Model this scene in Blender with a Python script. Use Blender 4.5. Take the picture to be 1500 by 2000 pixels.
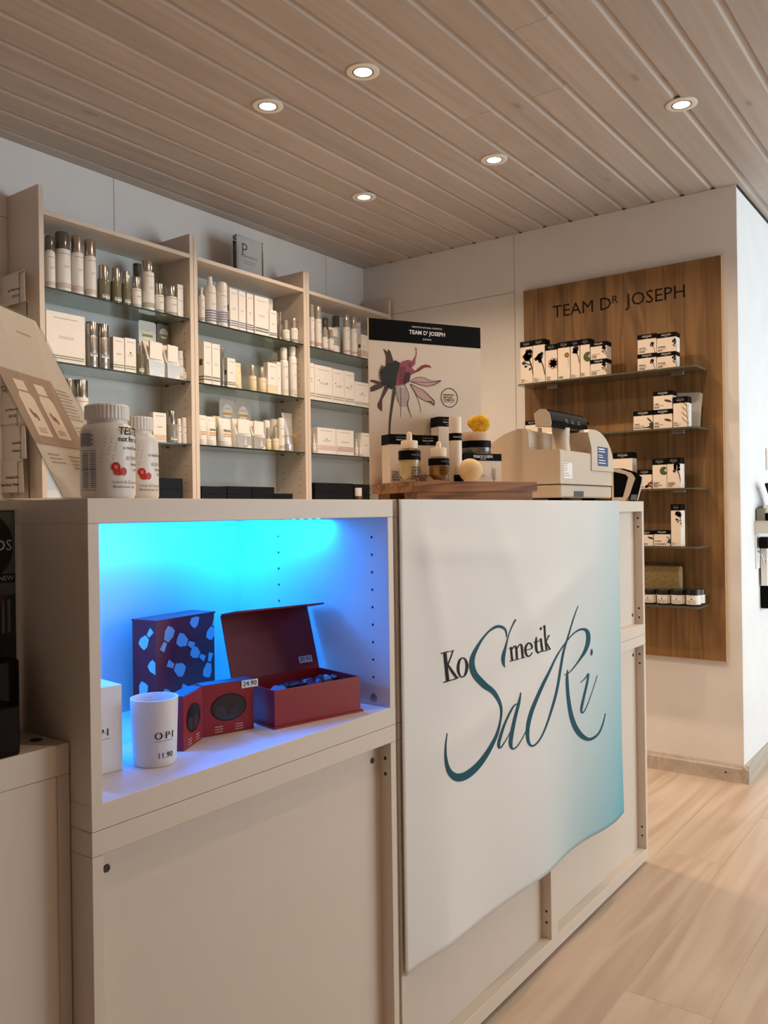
import bpy, math, random
from mathutils import Matrix, Vector
random.seed(7)
R = math.radians
scene = bpy.context.scene
for o in list(bpy.data.objects): bpy.data.objects.remove(o)
COL = scene.collection

# ------------------------------------------------------------------ camera
F_PX, YAW, ROLL, CAM_Z = 1658.0, 0.9374, -0.0137, 1.088
M3 = Matrix.Rotation(ROLL, 3, 'Y') @ Matrix.Rotation(YAW, 3, 'Z')   # world -> (right, forward, up)
RIGHT, FWD, UP = Vector(M3[0]), Vector(M3[1]), Vector(M3[2])
ORG = Vector((0, 0, CAM_Z))
cd = bpy.data.cameras.new('camera'); cam = bpy.data.objects.new('camera', cd); COL.objects.link(cam)
cd.sensor_fit = 'VERTICAL'; cd.sensor_height = 36.0; cd.lens = F_PX / 2000 * 36.0; cd.clip_start = 0.02
mw = Matrix((( RIGHT.x, UP.x, -FWD.x, 0), (RIGHT.y, UP.y, -FWD.y, 0), (RIGHT.z, UP.z, -FWD.z, CAM_Z), (0, 0, 0, 1)))
cam.matrix_world = mw
scene.camera = cam

# ------------------------------------------------------------------ world, exposure, daylight
scene.view_settings.view_transform = 'Standard'; scene.view_settings.look = 'None'
scene.view_settings.gamma = 1.0; scene.view_settings.use_curve_mapping = False
scene.view_settings.exposure = 0.13
scene.cycles.use_denoising = True
scene.cycles.max_bounces = 7; scene.cycles.diffuse_bounces = 4; scene.cycles.glossy_bounces = 3; scene.cycles.transmission_bounces = 5; scene.cycles.transparent_max_bounces = 12
scene.cycles.use_light_tree = False; scene.cycles.use_adaptive_sampling = True; scene.cycles.adaptive_threshold = 0.05
scene.cycles.caustics_reflective = False; scene.cycles.caustics_refractive = False
scene.cycles.sample_clamp_indirect = 6.0
wd = bpy.data.worlds.new('sky'); scene.world = wd; wd.use_nodes = True
bg = wd.node_tree.nodes['Background']; bg.inputs[0].default_value = (0.75, 0.87, 1.0, 1); bg.inputs[1].default_value = 1.0
def area_light(name, loc, rot, sx, sy, power, color, spread=180):
    l = bpy.data.lights.new(name, 'AREA'); l.shape = 'RECTANGLE'; l.size = sx; l.size_y = sy
    l.energy = power; l.color = color; l.spread = R(spread)
    o = bpy.data.objects.new(name, l); COL.objects.link(o); o.location = loc; o.rotation_euler = rot
    return o
DAY = (0.84, 0.92, 1.0)
WINDOWS = ((2.6, 6.25, 0.2, 2.2),)
FRONT_Y = -1.8
for i, (x0, x1, z0, z1) in enumerate(WINDOWS):      # daylight entering through the shop window
    area_light('window_daylight', ((x0 + x1) / 2, FRONT_Y - .12, (z0 + z1) / 2), (R(90), 0, 0), x1 - x0, z1 - z0, 118, DAY)
LAMP_COL = (1.0, 0.745, 0.51)
LAMP_W = 5.0

# ------------------------------------------------------------------ helpers
def lin(c):
    if isinstance(c, str): c = tuple(int(c[i:i + 2], 16) / 255 for i in (0, 2, 4))
    return tuple(x / 12.92 if x <= 0.04045 else ((x + 0.055) / 1.055) ** 2.4 for x in c)
def ray(u, v): return (u - 750) / F_PX * RIGHT + FWD - (v - 1000) / F_PX * UP
def onX(u, v, X): d = ray(u, v); return ORG + d * (X / d.x)
def onY(u, v, Y): d = ray(u, v); return ORG + d * (Y / d.y)
def onZ(u, v, Z): d = ray(u, v); return ORG + d * ((Z - CAM_Z) / d.z)
def at(u, v, dist): return ORG + ray(u, v) * dist
def depth(p): return (Vector(p) - ORG).dot(FWD)

MATS = {}
def mat(name, col, rough=0.5, metal=0.0, noise=0.0, scale=30.0, bump=0.0, spec=0.5, stretch=(1, 1, 1), coat=0.0,
        rand=0.0, emit=None, estr=0.0, trans=0.0, sub=0.0):
    if name in MATS: return MATS[name]
    m = bpy.data.materials.new(name); m.use_nodes = True; MATS[name] = m
    nt = m.node_tree; b = nt.nodes['Principled BSDF']; L = nt.links.new
    c = lin(col)
    b.inputs['Base Color'].default_value = (*c, 1); b.inputs['Roughness'].default_value = rough
    b.inputs['Metallic'].default_value = metal; b.inputs['Specular IOR Level'].default_value = spec
    b.inputs['Coat Weight'].default_value = coat
    b.inputs['Transmission Weight'].default_value = trans
    if sub: b.inputs['Subsurface Weight'].default_value = sub; b.inputs['Subsurface Radius'].default_value = (.01, .006, .004)
    if emit: b.inputs['Emission Color'].default_value = (*emit, 1); b.inputs['Emission Strength'].default_value = estr; m.cycles.emission_sampling = 'NONE'
    if noise or bump:
        tc = nt.nodes.new('ShaderNodeTexCoord'); mp = nt.nodes.new('ShaderNodeMapping'); mp.inputs['Scale'].default_value = stretch
        n = nt.nodes.new('ShaderNodeTexNoise'); n.inputs['Scale'].default_value = scale; n.inputs['Detail'].default_value = 3
        L(tc.outputs['Object'], mp.inputs[0]); L(mp.outputs[0], n.inputs['Vector'])
        if noise:
            r = nt.nodes.new('ShaderNodeValToRGB'); e = r.color_ramp.elements
            e[0].position, e[1].position = 0.3, 0.7
            e[0].color = (*[x * (1 - noise) for x in c], 1); e[1].color = (*[min(1, x * (1 + noise * .5)) for x in c], 1)
            L(n.outputs['Fac'], r.inputs[0]); L(r.outputs[0], b.inputs['Base Color'])
        if bump:
            bp = nt.nodes.new('ShaderNodeBump'); bp.inputs['Strength'].default_value = bump; bp.inputs['Distance'].default_value = 0.002
            L(n.outputs['Fac'], bp.inputs['Height']); L(bp.outputs[0], b.inputs['Normal'])
    return m
def wood(name, dark, light, along='X', grain=7.0, rough=0.45, tint=0.25, fig=0.5, knots=0.0, strips=0.0):
    """procedural timber: long fibres, cathedral figure, optional knots, tone varied for each board by the object's random value"""
    if name in MATS: return MATS[name]
    m = bpy.data.materials.new(name); m.use_nodes = True; MATS[name] = m
    nt = m.node_tree; b = nt.nodes['Principled BSDF']; L = nt.links.new; N = nt.nodes.new
    b.inputs['Roughness'].default_value = rough
    tc = N('ShaderNodeTexCoord'); oi = N('ShaderNodeObjectInfo'); off = N('ShaderNodeVectorMath'); off.operation = 'SCALE'
    comb = N('ShaderNodeCombineXYZ')
    for i in range(3): L(oi.outputs['Random'], comb.inputs[i])
    L(comb.outputs[0], off.inputs[0]); off.inputs['Scale'].default_value = 37.0
    add = N('ShaderNodeVectorMath'); add.operation = 'ADD'; L(tc.outputs['Object'], add.inputs[0]); L(off.outputs[0], add.inputs[1])
    ax = 'XYZ'.index(along)
    def noise(long, cross, det, dist=0.0):
        mp = N('ShaderNodeMapping'); s = [cross] * 3; s[ax] = long; mp.inputs['Scale'].default_value = s
        n = N('ShaderNodeTexNoise'); n.inputs['Scale'].default_value = 1.0; n.inputs['Detail'].default_value = det; n.inputs['Distortion'].default_value = dist
        L(add.outputs[0], mp.inputs[0]); L(mp.outputs[0], n.inputs['Vector']); return n.outputs['Fac']
    fibre = noise(grain * .6, grain * 22, 4); figure = noise(grain * .22, grain * 1.7, 2, 1.2)
    wv = N('ShaderNodeMath'); wv.operation = 'MULTIPLY'; L(figure, wv.inputs[0]); wv.inputs[1].default_value = 38.0
    sn = N('ShaderNodeMath'); sn.operation = 'SINE'; L(wv.outputs[0], sn.inputs[0])
    mr = N('ShaderNodeMapRange'); mr.inputs['From Min'].default_value = -1; L(sn.outputs[0], mr.inputs['Value'])
    mx = N('ShaderNodeMix'); mx.inputs['Factor'].default_value = fig; L(fibre, mx.inputs['A']); L(mr.outputs[0], mx.inputs['B'])
    rp = N('ShaderNodeValToRGB'); e = rp.color_ramp.elements; e[0].position, e[1].position = .25, .75
    e[0].color = (*lin(dark), 1); e[1].color = (*lin(light), 1); L(mx.outputs['Result'], rp.inputs[0])
    col = rp.outputs[0]
    if knots:
        vo = N('ShaderNodeTexVoronoi'); mp = N('ShaderNodeMapping'); s = [9.0] * 3; s[ax] = 3.2; mp.inputs['Scale'].default_value = s
        L(add.outputs[0], mp.inputs[0]); L(mp.outputs[0], vo.inputs['Vector']); vo.inputs['Scale'].default_value = 1.0
        kr = N('ShaderNodeMapRange'); kr.inputs['From Min'].default_value = .02; kr.inputs['From Max'].default_value = .13
        kr.inputs['To Min'].default_value = knots; kr.inputs['To Max'].default_value = 0; L(vo.outputs['Distance'], kr.inputs['Value'])
        km = N('ShaderNodeMix'); km.data_type = 'RGBA'; L(kr.outputs[0], km.inputs['Factor']); L(col, km.inputs['A'])
        km.inputs['B'].default_value = (*[x * .45 for x in lin(dark)], 1); col = km.outputs['Result']
    hv = N('ShaderNodeHueSaturation'); vr = N('ShaderNodeMapRange')
    vr.inputs['To Min'].default_value = 1 - tint; vr.inputs['To Max'].default_value = 1 + tint * .6
    L(oi.outputs['Random'], vr.inputs['Value']); L(vr.outputs[0], hv.inputs['Value']); L(col, hv.inputs['Color'])
    L(hv.outputs[0], b.inputs['Base Color'])
    bp = N('ShaderNodeBump'); bp.inputs['Strength'].default_value = .12; bp.inputs['Distance'].default_value = .001
    L(fibre, bp.inputs['Height']); L(bp.outputs[0], b.inputs['Normal'])
    return m
def glass(name, tint, refl=1.0, rough=0.03, ior=1.45, haze=0.0, hazecol=(.8, .8, .8)):
    """thin clear sheet: tinted see-through with a Fresnel reflection, optional cloudy share"""
    if name in MATS: return MATS[name]
    m = bpy.data.materials.new(name); m.use_nodes = True; MATS[name] = m
    nt = m.node_tree; N = nt.nodes.new; L = nt.links.new; nt.nodes.remove(nt.nodes['Principled BSDF'])
    t = N('ShaderNodeBsdfTransparent'); t.inputs[0].default_value = (*lin(tint), 1)
    g = N('ShaderNodeBsdfGlossy'); g.inputs['Roughness'].default_value = rough; g.inputs[0].default_value = (refl, refl, refl, 1)
    lw = N('ShaderNodeLayerWeight'); lw.inputs[0].default_value = .5        # Schlick reflectance, the same from both sides of the sheet
    pw_ = N('ShaderNodeMath'); pw_.operation = 'POWER'; L(lw.outputs['Facing'], pw_.inputs[0]); pw_.inputs[1].default_value = 5.0
    fr = N('ShaderNodeMapRange'); fr.inputs['To Min'].default_value = ((ior - 1) / (ior + 1)) ** 2; L(pw_.outputs[0], fr.inputs['Value'])
    nz = N('ShaderNodeTexNoise'); nz.inputs['Scale'].default_value = 9.0
    src = t.outputs[0]
    if haze:
        d = N('ShaderNodeBsdfDiffuse'); d.inputs[0].default_value = (*lin(hazecol), 1)
        hm = N('ShaderNodeMapRange'); hm.inputs['To Min'].default_value = haze * .6; hm.inputs['To Max'].default_value = haze * 1.4
        L(nz.outputs['Fac'], hm.inputs['Value'])
        ms = N('ShaderNodeMixShader'); L(hm.outputs[0], ms.inputs[0]); L(src, ms.inputs[1]); L(d.outputs[0], ms.inputs[2]); src = ms.outputs[0]
    mx = N('ShaderNodeMixShader'); L(fr.outputs[0], mx.inputs[0]); L(src, mx.inputs[1]); L(g.outputs[0], mx.inputs[2])
    L(mx.outputs[0], nt.nodes['Material Output'].inputs[0])
    return m

class MB:
    def __init__(s): s.v = []; s.f = []; s.m = []
    def add(s, vs, fs, mi=0):
        k = len(s.v); s.v += [tuple(p) for p in vs]
        for f in fs: s.f.append([i + k for i in f]); s.m.append(mi)
        return s
    def box(s, x0, x1, y0, y1, z0, z1, mi=0, c=0.0, top=None, front=None):
        """axis-aligned block, edges chamfered by c; top/front: other material index for +z / -y face"""
        if c <= 0:
            vs = [(x, y, z) for z in (z0, z1) for y in (y0, y1) for x in (x0, x1)]
            fs = [(0, 2, 3, 1), (4, 5, 7, 6), (0, 1, 5, 4), (2, 6, 7, 3), (0, 4, 6, 2), (1, 3, 7, 5)]
            k = len(s.f); s.add(vs, fs, mi)
            if top is not None: s.m[k + 1] = top
            if front is not None: s.m[k + 2] = front
            return s
        c = min(c, (x1 - x0) * .45, (y1 - y0) * .45, (z1 - z0) * .45)
        X, Y, Z = (x0, x1), (y0, y1), (z0, z1); vs = []; idx = {}
        for a in (0, 1):
            for b in (0, 1):
                for d in (0, 1):
                    cx, cy, cz = X[a] + (c if a == 0 else -c), Y[b] + (c if b == 0 else -c), Z[d] + (c if d == 0 else -c)
                    for k, p in enumerate(((X[a], cy, cz), (cx, Y[b], cz), (cx, cy, Z[d]))):
                        idx[a, b, d, k] = len(vs); vs.append(p)
        fs = []
        for a in (0, 1):
            q = [idx[a, b, d, 0] for b, d in ((0, 0), (1, 0), (1, 1), (0, 1))]; fs.append(q if a else q[::-1])
            q = [idx[b, a, d, 1] for b, d in ((0, 0), (0, 1), (1, 1), (1, 0))]; fs.append(q if a else q[::-1])
            q = [idx[b, d, a, 2] for b, d in ((0, 0), (1, 0), (1, 1), (0, 1))]; fs.append(q if a else q[::-1])
        for a in (0, 1):
            for b in (0, 1):
                fs.append([idx[a, b, 0, 0], idx[a, b, 1, 0], idx[a, b, 1, 1], idx[a, b, 0, 1]])
                fs.append([idx[a, 0, b, 0], idx[a, 1, b, 0], idx[a, 1, b, 2], idx[a, 0, b, 2]])
                fs.append([idx[0, a, b, 1], idx[1, a, b, 1], idx[1, a, b, 2], idx[0, a, b, 2]])
                for d in (0, 1): fs.append([idx[a, b, d, 0], idx[a, b, d, 1], idx[a, b, d, 2]])
        return s.add(vs, fs, mi)
    def lathe(s, prof, n=20, mi=0, cx=0.0, cy=0.0, mids=None):
        vs = []; fs = []; k0 = len(s.f)
        for r, z in prof:
            for i in range(n):
                a = 2 * math.pi * i / n; vs.append((cx + r * math.cos(a), cy + r * math.sin(a), z))
        ms = []
        for j in range(len(prof) - 1):
            if prof[j][0] < 1e-6 and prof[j + 1][0] < 1e-6: continue
            for i in range(n):
                a, b = j * n + i, j * n + (i + 1) % n
                fs.append((a, b, b + n, a + n)); ms.append(mids[j] if mids else mi)
        s.add(vs, fs, mi); s.m[k0:] = ms
        return s
    def prism(s, poly, axis, a, b, mi=0, capm=None):
        """polygon (p, q) extruded along axis from a to b; X: (y,z)  Y: (x,z)  Z: (x,y)"""
        mk = {'X': lambda p, t: (t, p[0], p[1]), 'Y': lambda p, t: (p[0], t, p[1]), 'Z': lambda p, t: (p[0], p[1], t)}[axis]
        n = len(poly); vs = [mk(p, a) for p in poly] + [mk(p, b) for p in poly]
        fs = [tuple(range(n)), tuple(range(2 * n - 1, n - 1, -1))] + [(i, i + n, (i + 1) % n + n, (i + 1) % n) for i in range(n)]
        k = len(s.f); s.add(vs, fs, mi)
        if capm is not None: s.m[k] = s.m[k + 1] = capm
        return s
    def tube(s, pts, r, n=8, mi=0):
        pts = [Vector(p) for p in pts]; vs = []; fs = []
        for i, p in enumerate(pts):
            t = (pts[min(i + 1, len(pts) - 1)] - pts[max(i - 1, 0)]).normalized()
            a = t.cross(Vector((0, 0, 1)));
            if a.length < 1e-3: a = t.cross(Vector((1, 0, 0)))
            a.normalize(); b = t.cross(a); rr = r[i] if isinstance(r, (list, tuple)) else r
            for k in range(n):
                w = 2 * math.pi * k / n; vs.append(p + a * rr * math.cos(w) + b * rr * math.sin(w))
        for i in range(len(pts) - 1):
            for k in range(n): fs.append((i * n + k, i * n + (k + 1) % n, (i + 1) * n + (k + 1) % n, (i + 1) * n + k))
        fs.append(tuple(range(n))); fs.append(tuple(range(len(vs) - 1, len(vs) - n - 1, -1)))
        return s.add(vs, fs, mi)
    def disc(s, c, ax, r, mi=0, n=10):
        """flat disc with normal along axis ax"""
        c = Vector(c); e = {'X': ((0, 1, 0), (0, 0, 1)), 'Y': ((1, 0, 0), (0, 0, 1)), 'Z': ((1, 0, 0), (0, 1, 0))}[ax]
        a, b = Vector(e[0]), Vector(e[1])
        return s.add([c + r * (math.cos(t) * a + math.sin(t) * b) for t in [2 * math.pi * i / n for i in range(n)]], [tuple(range(n))], mi)
    def flat(s, geo, mp, mi=0):
        vs, fs = geo; return s.add([mp(x, y) for x, y in vs], fs, mi)
def mesh(name, mb, mats, smooth=None):
    me = bpy.data.meshes.new(name); me.from_pydata(mb.v, [], mb.f)
    for m in (mats if isinstance(mats, (list, tuple)) else [mats]): me.materials.append(m)
    me.polygons.foreach_set('material_index', mb.m); me.update()
    if smooth is not None:
        me.shade_smooth(); me.set_sharp_from_angle(angle=R(smooth))
    return me
def obj(name, mb, mats, parent=None, loc=(0, 0, 0), rz=0.0, smooth=None, kind=None, rot=None):
    me = mb if isinstance(mb, bpy.types.Mesh) else mesh(name, mb, mats, smooth)
    o = bpy.data.objects.new(name, me); COL.objects.link(o); o.location = loc
    o.rotation_euler = rot if rot else (0, 0, rz)
    if parent: o.parent = parent
    if kind: o['kind'] = kind
    return o
def tag(o, label, cat, group=None):
    o['label'] = label; o['category'] = cat
    if group: o['group'] = group
    return o
def thing(name, label, cat, loc=(0, 0, 0), rz=0.0, group=None, rot=None):
    o = bpy.data.objects.new(name, None); COL.objects.link(o); o.location = loc; o.rotation_euler = rot if rot else (0, 0, rz)
    o.empty_display_size = .05
    return tag(o, label, cat, group)
def struct(name, mb, mats, smooth=None): return obj(name, mb, mats, smooth=smooth, kind='structure')

# 2D print shapes: (verts2d, faces)
def rect(x0, y0, x1, y1): return ([(x0, y0), (x1, y0), (x1, y1), (x0, y1)], [(0, 1, 2, 3)])
def poly(pts): return (list(pts), [tuple(range(len(pts)))])
def ell(cx, cy, rx, ry, n=16, a0=0.0):
    return poly([(cx + rx * math.cos(t) * math.cos(a0) - ry * math.sin(t) * math.sin(a0), cy + rx * math.cos(t) * math.sin(a0) + ry * math.sin(t) * math.cos(a0)) for t in [2 * math.pi * i / n for i in range(n)]])
def spline(pts, k=6):
    out = []; n = len(pts)
    for i in range(n - 1):
        p0, p1, p2, p3 = pts[max(i - 1, 0)], pts[i], pts[i + 1], pts[min(i + 2, n - 1)]
        for j in range(k):
            t = j / k
            out.append(tuple(.5 * (2 * b + (c - a) * t + (2 * a - 5 * b + 4 * c - d) * t * t + (3 * b - a - 3 * c + d) * t ** 3) for a, b, c, d in zip(p0, p1, p2, p3)))
    out.append(tuple(pts[-1])); return out
def ribbon(pts, k=6):
    """calligraphic stroke through (x, y, width)"""
    p = spline(pts, k) if k > 1 else pts; vs = []; fs = []
    for i, (x, y, w) in enumerate(p):
        a, b = p[max(i - 1, 0)], p[min(i + 1, len(p) - 1)]; dx, dy = b[0] - a[0], b[1] - a[1]; l = math.hypot(dx, dy) or 1
        vs += [(x - dy / l * w / 2, y + dx / l * w / 2), (x + dy / l * w / 2, y - dx / l * w / 2)]
        if i: fs.append((2 * i - 2, 2 * i - 1, 2 * i + 1, 2 * i))
    return vs, fs
def merge(*gs):
    vs = []; fs = []
    for v, f in gs:
        k = len(vs); vs += v; fs += [tuple(i + k for i in q) for q in f]
    return vs, fs
def tr(g, dx, dy, s=1.0): return [(x * s + dx, y * s + dy) for x, y in g[0]], g[1]
_TXT = {}
def text(s, size, x=0.0, y=0.0, align='L', sx=1.0, bold=0.0):
    key = (s, bold)
    if key not in _TXT:
        cu = bpy.data.curves.new('t', 'FONT'); cu.body = s; cu.size = 1.0; cu.resolution_u = 2; cu.offset = bold; cu.space_line = .95
        o = bpy.data.objects.new('t', cu); COL.objects.link(o)
        dg = bpy.context.evaluated_depsgraph_get(); dg.update(); me = o.evaluated_get(dg).to_mesh()
        _TXT[key] = ([(v.co.x, v.co.y) for v in me.vertices], [tuple(p.vertices) for p in me.polygons])
        o.evaluated_get(dg).to_mesh_clear(); bpy.data.objects.remove(o); bpy.data.curves.remove(cu)
    vs, fs = _TXT[key]
    x0, x1 = min(v[0] for v in vs), max(v[0] for v in vs)
    sh = {'L': -x0, 'C': -(x0 + x1) / 2, 'R': -x1}[align]
    return [((a + sh) * size * sx + x, b * size + y) for a, b in vs], fs
def textw(s, width, x=0.0, y=0.0, align='C', bold=0.0):
    """text scaled to a given width"""
    g = text(s, 1.0, bold=bold); w = max(v[0] for v in g[0]) - min(v[0] for v in g[0]); return text(s, width / w, x, y, align, bold=bold)
def front(y): return lambda a, b: (a, y, b)            # print plane facing -y
def sideR(x): return lambda a, b: (x, a, b)            # print plane facing +x / -x
def wrap(r, z0=0.0, a0=0.0): return lambda a, b: (r * math.sin(a / r + a0), -r * math.cos(a / r + a0), z0 + b)
def wrect(x0, y0, x1, y1, n=8):
    vs = [(x0 + (x1 - x0) * i / n, y) for y in (y0, y1) for i in range(n + 1)]
    return vs, [(i, i + 1, i + n + 2, i + n + 1) for i in range(n)]
# ------------------------------------------------------------------ materials
WALL = mat('wall_paint', 'e8e5e3', .7, noise=.03, scale=6, bump=.15)
WALLR = WALL
LAM = mat('white_laminate', 'd8c9b9', .42, noise=.012, scale=90, stretch=(1, 1, .12), bump=.02)
LAMI = LAM
CEIL = wood('whitewashed_pine', 'ada094', 'beb1a6', 'X', 2.2, .55, .07, .18, knots=.6)
FLOOR = wood('pale_laminate', 'bfa48d', 'd4bea8', 'X', 2.0, .36, .03, .30)
OAK = wood('oiled_oak', '77532e', 'a37a49', 'Z', 3.0, .5, .24, .28)
OAKE = mat('oak_edge', 'c9a070', .5, noise=.1, scale=80)
TRAYW = wood('walnut_stave', '6b3f20', 'a8713f', 'X', 9.0, .45, .32, .4)
SKIRT = wood('skirting_wood', 'aea092', 'c1b4a6', 'X', 3.0, .5, .05, .3)
DARK = mat('dark_gap', '1b1714', .8)
HOLE = mat('peg_hole', '2a241f', .8)
SCREW = mat('fitting_dot', '3a2c20', .4, metal=.3)
GLASS = glass('shelf_glass', 'd2dcd4', .9, .02, 1.5, haze=.34, hazecol='b4bdaa')
GEDGE = mat('glass_edge', '12201b', .15, spec=.8)
CLEAR = glass('clear_acrylic', 'f2f4f2', 1.0, .02, 1.45)
PANE = glass('window_pane', 'f4f8f8', 1.0, .01, 1.45)
CHROME = mat('silver_cap', 'd2cdc6', .16, metal=1.0, noise=.08, scale=20, stretch=(1, 1, .05))
SMOKE = mat('smoked_cap', '756d64', .12, metal=.55, spec=.8)
STEEL = mat('brushed_nickel', 'b8b0a6', .35, metal=.9, noise=.1, scale=60)
WHITEP = mat('white_plastic', 'e9e4de', .35, noise=.02, scale=20)
WHITEC = mat('white_carton', 'ece6df', .55, noise=.02, scale=40)
BLACK = mat('black_print', '0b0a09', .5, noise=.1, scale=40, spec=.08)
INK = mat('ink', '131110', .6, spec=.2)
GREYINK = mat('grey_ink', '8b847c', .6)
WHITEINK = mat('white_ink', 'f0ece6', .6)
H = 2.366; PX = 3.539; BY = 2.7136; KY = 0.8495

# ------------------------------------------------------------------ room shell
fl = struct('floor', MB().box(-1.6, 6.4, FRONT_Y, 2.72, -.08, -.013), mat('screed', '6a5c4e', .8))
pw, plen = .193, 1.30
ROOMS = (-1.6, 6.4, FRONT_Y, 2.72)
for j in range(28):
    y0 = FRONT_Y + j * pw; y1 = min(y0 + pw - .0005, ROOMS[3]); x = -1.6 - (j * .47) % plen
    if y0 > 2.7: break
    while x < 6.4:
        a, b = max(x, -1.6), min(x + plen - .0005, 6.4)
        if b - a > .02 and not (a > 3.7 and y0 > 1.0):
            obj('floor_plank', MB().box(a, b, y0, y1, -.013, 0, c=.0003), FLOOR, fl)
        x += plen
ce = struct('ceiling', MB().box(-1.6, 6.4, FRONT_Y, 2.82, H + .02, H + .10), mat('ceiling_batten', 'cdbfb0', .7))
pitch = .1225; seam0 = 2.6452
jx = {}
for u, v in ((1072, 180), (940, 222), (1080, 30)):
    p = onZ(u, v, H); jx[math.floor((seam0 - p.y) / pitch)] = p.x
k = -1
while seam0 - k * pitch > FRONT_Y:
    ya, yb = seam0 - (k + 1) * pitch, seam0 - k * pitch     # one tongue-and-groove board with a rounded recess along its edge
    yb = min(yb, 2.72); ya = max(ya, FRONT_Y)
    if k in jx: cuts = [jx[k]]
    else: cuts = [-.6 + (k * 1.37) % 2.1] if k % 3 else [4.3 - (k * .31) % .8]
    xs = [-1.6] + sorted(cuts) + [6.4]
    for a, b in zip(xs, xs[1:]):
        pr = [(ya + .001, H + .02), (ya + .001, H + .0075), (ya + .014, H + .0070), (ya + .0165, H + .0055), (ya + .0195, H + .0015), (ya + .0215, H),
              (yb - .0030, H), (yb - .0008, H + .002), (yb - .0008, H + .02)]
        obj('ceiling_board', MB().prism(pr, 'X', a + .0007, b - .0007), CEIL, ce)
    k += 1

wb = struct('wall_back', MB().box(-1.6, 3.64, BY + .004, BY + .1, 0, H), DARK)
for x0, x1 in ((-1.6, .748), (.75, 1.994), (1.996, 3.236), (3.238, PX + .05)):
    obj('wall_panel', MB().box(x0, x1, BY, BY + .02, 0, 2.0985, c=.001), WALL, wb)
    obj('wall_panel', MB().box(x0, x1, BY, BY + .02, 2.1005, H, c=.001), WALL, wb)
wr = struct('wall_right', MB().box(PX + .004, PX + .1, KY + .02, BY + .05, 0, H), DARK)
for y0, y1, z0, z1 in ((KY, 1.830, 0, H), (1.832, BY, 0, 2.0985), (1.832, BY, 2.1005, H)):
    obj('wall_panel', MB().box(PX, PX + .02, y0, y1, z0, z1, c=.001), WALL, wr)
wo = struct('wall_side', MB().box(PX + .02, 6.4, KY + .004, KY + .1, 0, H), DARK)
obj('wall_panel', MB().box(PX + .0205, 6.4, KY, KY + .02, 0, H - .012, c=.001), WALLR, wo)
struct('shadow_gap_1', MB().box(PX + .002, 6.4, KY - .002, KY + .02, H - .012, H), DARK)  # dark strip standing in for the shadow gap between wall and ceiling
struct('wall_left', MB().box(-1.7, -1.6, FRONT_Y - .1, BY + .1, 0, H), WALL)
struct('wall_far', MB().box(6.4, 6.5, FRONT_Y - .1, KY + .1, 0, H), mat('darkened_wall', '5a5048', .8, noise=.1, scale=5))  # unseen wall, coloured dark to weaken its reflection in black surfaces
mb = MB()
xa = -1.6
for x0, x1, z0, z1 in WINDOWS:
    mb.box(xa, x0, FRONT_Y - .1, FRONT_Y, 0, H); mb.box(x0, x1, FRONT_Y - .1, FRONT_Y, 0, z0); mb.box(x0, x1, FRONT_Y - .1, FRONT_Y, z1, H); xa = x1
mb.box(xa, 6.4, FRONT_Y - .1, FRONT_Y, 0, H)
struct('wall_front', mb, WALL)
for i, (x0, x1, z0, z1) in enumerate(WINDOWS):
    w = struct('window_%d' % (i + 1), MB().box(x0, x1, FRONT_Y - .06, FRONT_Y - .052, z0, z1), PANE)
    f = MB()
    for a, b, c, d in ((x0, x1, z0, z0 + .06), (x0, x1, z1 - .06, z1), (x0, x0 + .06, z0, z1), (x1 - .06, x1, z0, z1), ((x0 + x1) / 2 - .03, (x0 + x1) / 2 + .03, z0, z1)):
        f.box(a, b, FRONT_Y - .09, FRONT_Y - .03, c, d)
    obj('window_frame', f, WHITEP, w)
# skirting boards (stepped profile, face leaning out at the foot)
sp = [(0, 0), (.022, 0), (.020, .012), (.016, .052), (.010, .058), (.006, .066), (0, .067)]
sk = struct('baseboard_right', MB().prism([(PX - a, z) for a, z in sp], 'Y', KY - .022, BY), SKIRT)
mb = MB()
b0 = PX - .022
mb.prism([(KY - a, z) for a, z in sp], 'X', b0, 6.4)
struct('baseboard_side', mb, SKIRT)
o = obj('skirting_screw', MB().disc((PX - .0195, .915, .034), 'X', .004), DARK, sk)

# ------------------------------------------------------------------ ceiling spots
RINGM = mat('spot_ring', 'e9e1d6', .4)
EMIT = mat('lamp_glow', 'ffffff', .5, emit=(1.0, .86, .66), estr=14.0)
def spot(x, y, label, power=LAMP_W):
    t = thing('ceiling_spot', label, 'lamp', (x, y, H), group='recessed ceiling spots')
    R0, R1, R2 = .048, .031, .0265
    obj('ring', MB().lathe([(R1, -.001), (R1, -.0035), (R0 - .004, -.0045), (R0, -.003), (R0, .001)], 32), RINGM, t, smooth=40)
    obj('back_plate', MB().lathe([(0, -.0004), (R0 - .002, -.0004), (R0 - .002, -.001), (0, -.001)], 32), RINGM, t)  # hidden disc added to stop lens light leaking into the ceiling groove
    obj('bezel', MB().lathe([(R2, -.001), (R2, -.004), (R1 - .001, -.0045), (R1 - .001, -.001)], 28), mat('dark_bezel', '6a5e52', .5), t, smooth=40)
    obj('lens', MB().lathe([(0, -.0035), (R2 * .7, -.003), (R2, -.002), (R2, -.001), (0, -.001)], 28), EMIT, t, smooth=60)
    l = bpy.data.lights.new('spot_bulb', 'AREA'); l.shape = 'DISK'; l.size = .05; l.energy = power; l.color = LAMP_COL; l.spread = R(140)
    o = bpy.data.objects.new('spot_bulb', l); COL.objects.link(o); o.parent = t; o.location = (0, 0, -.008)
    return t
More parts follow.
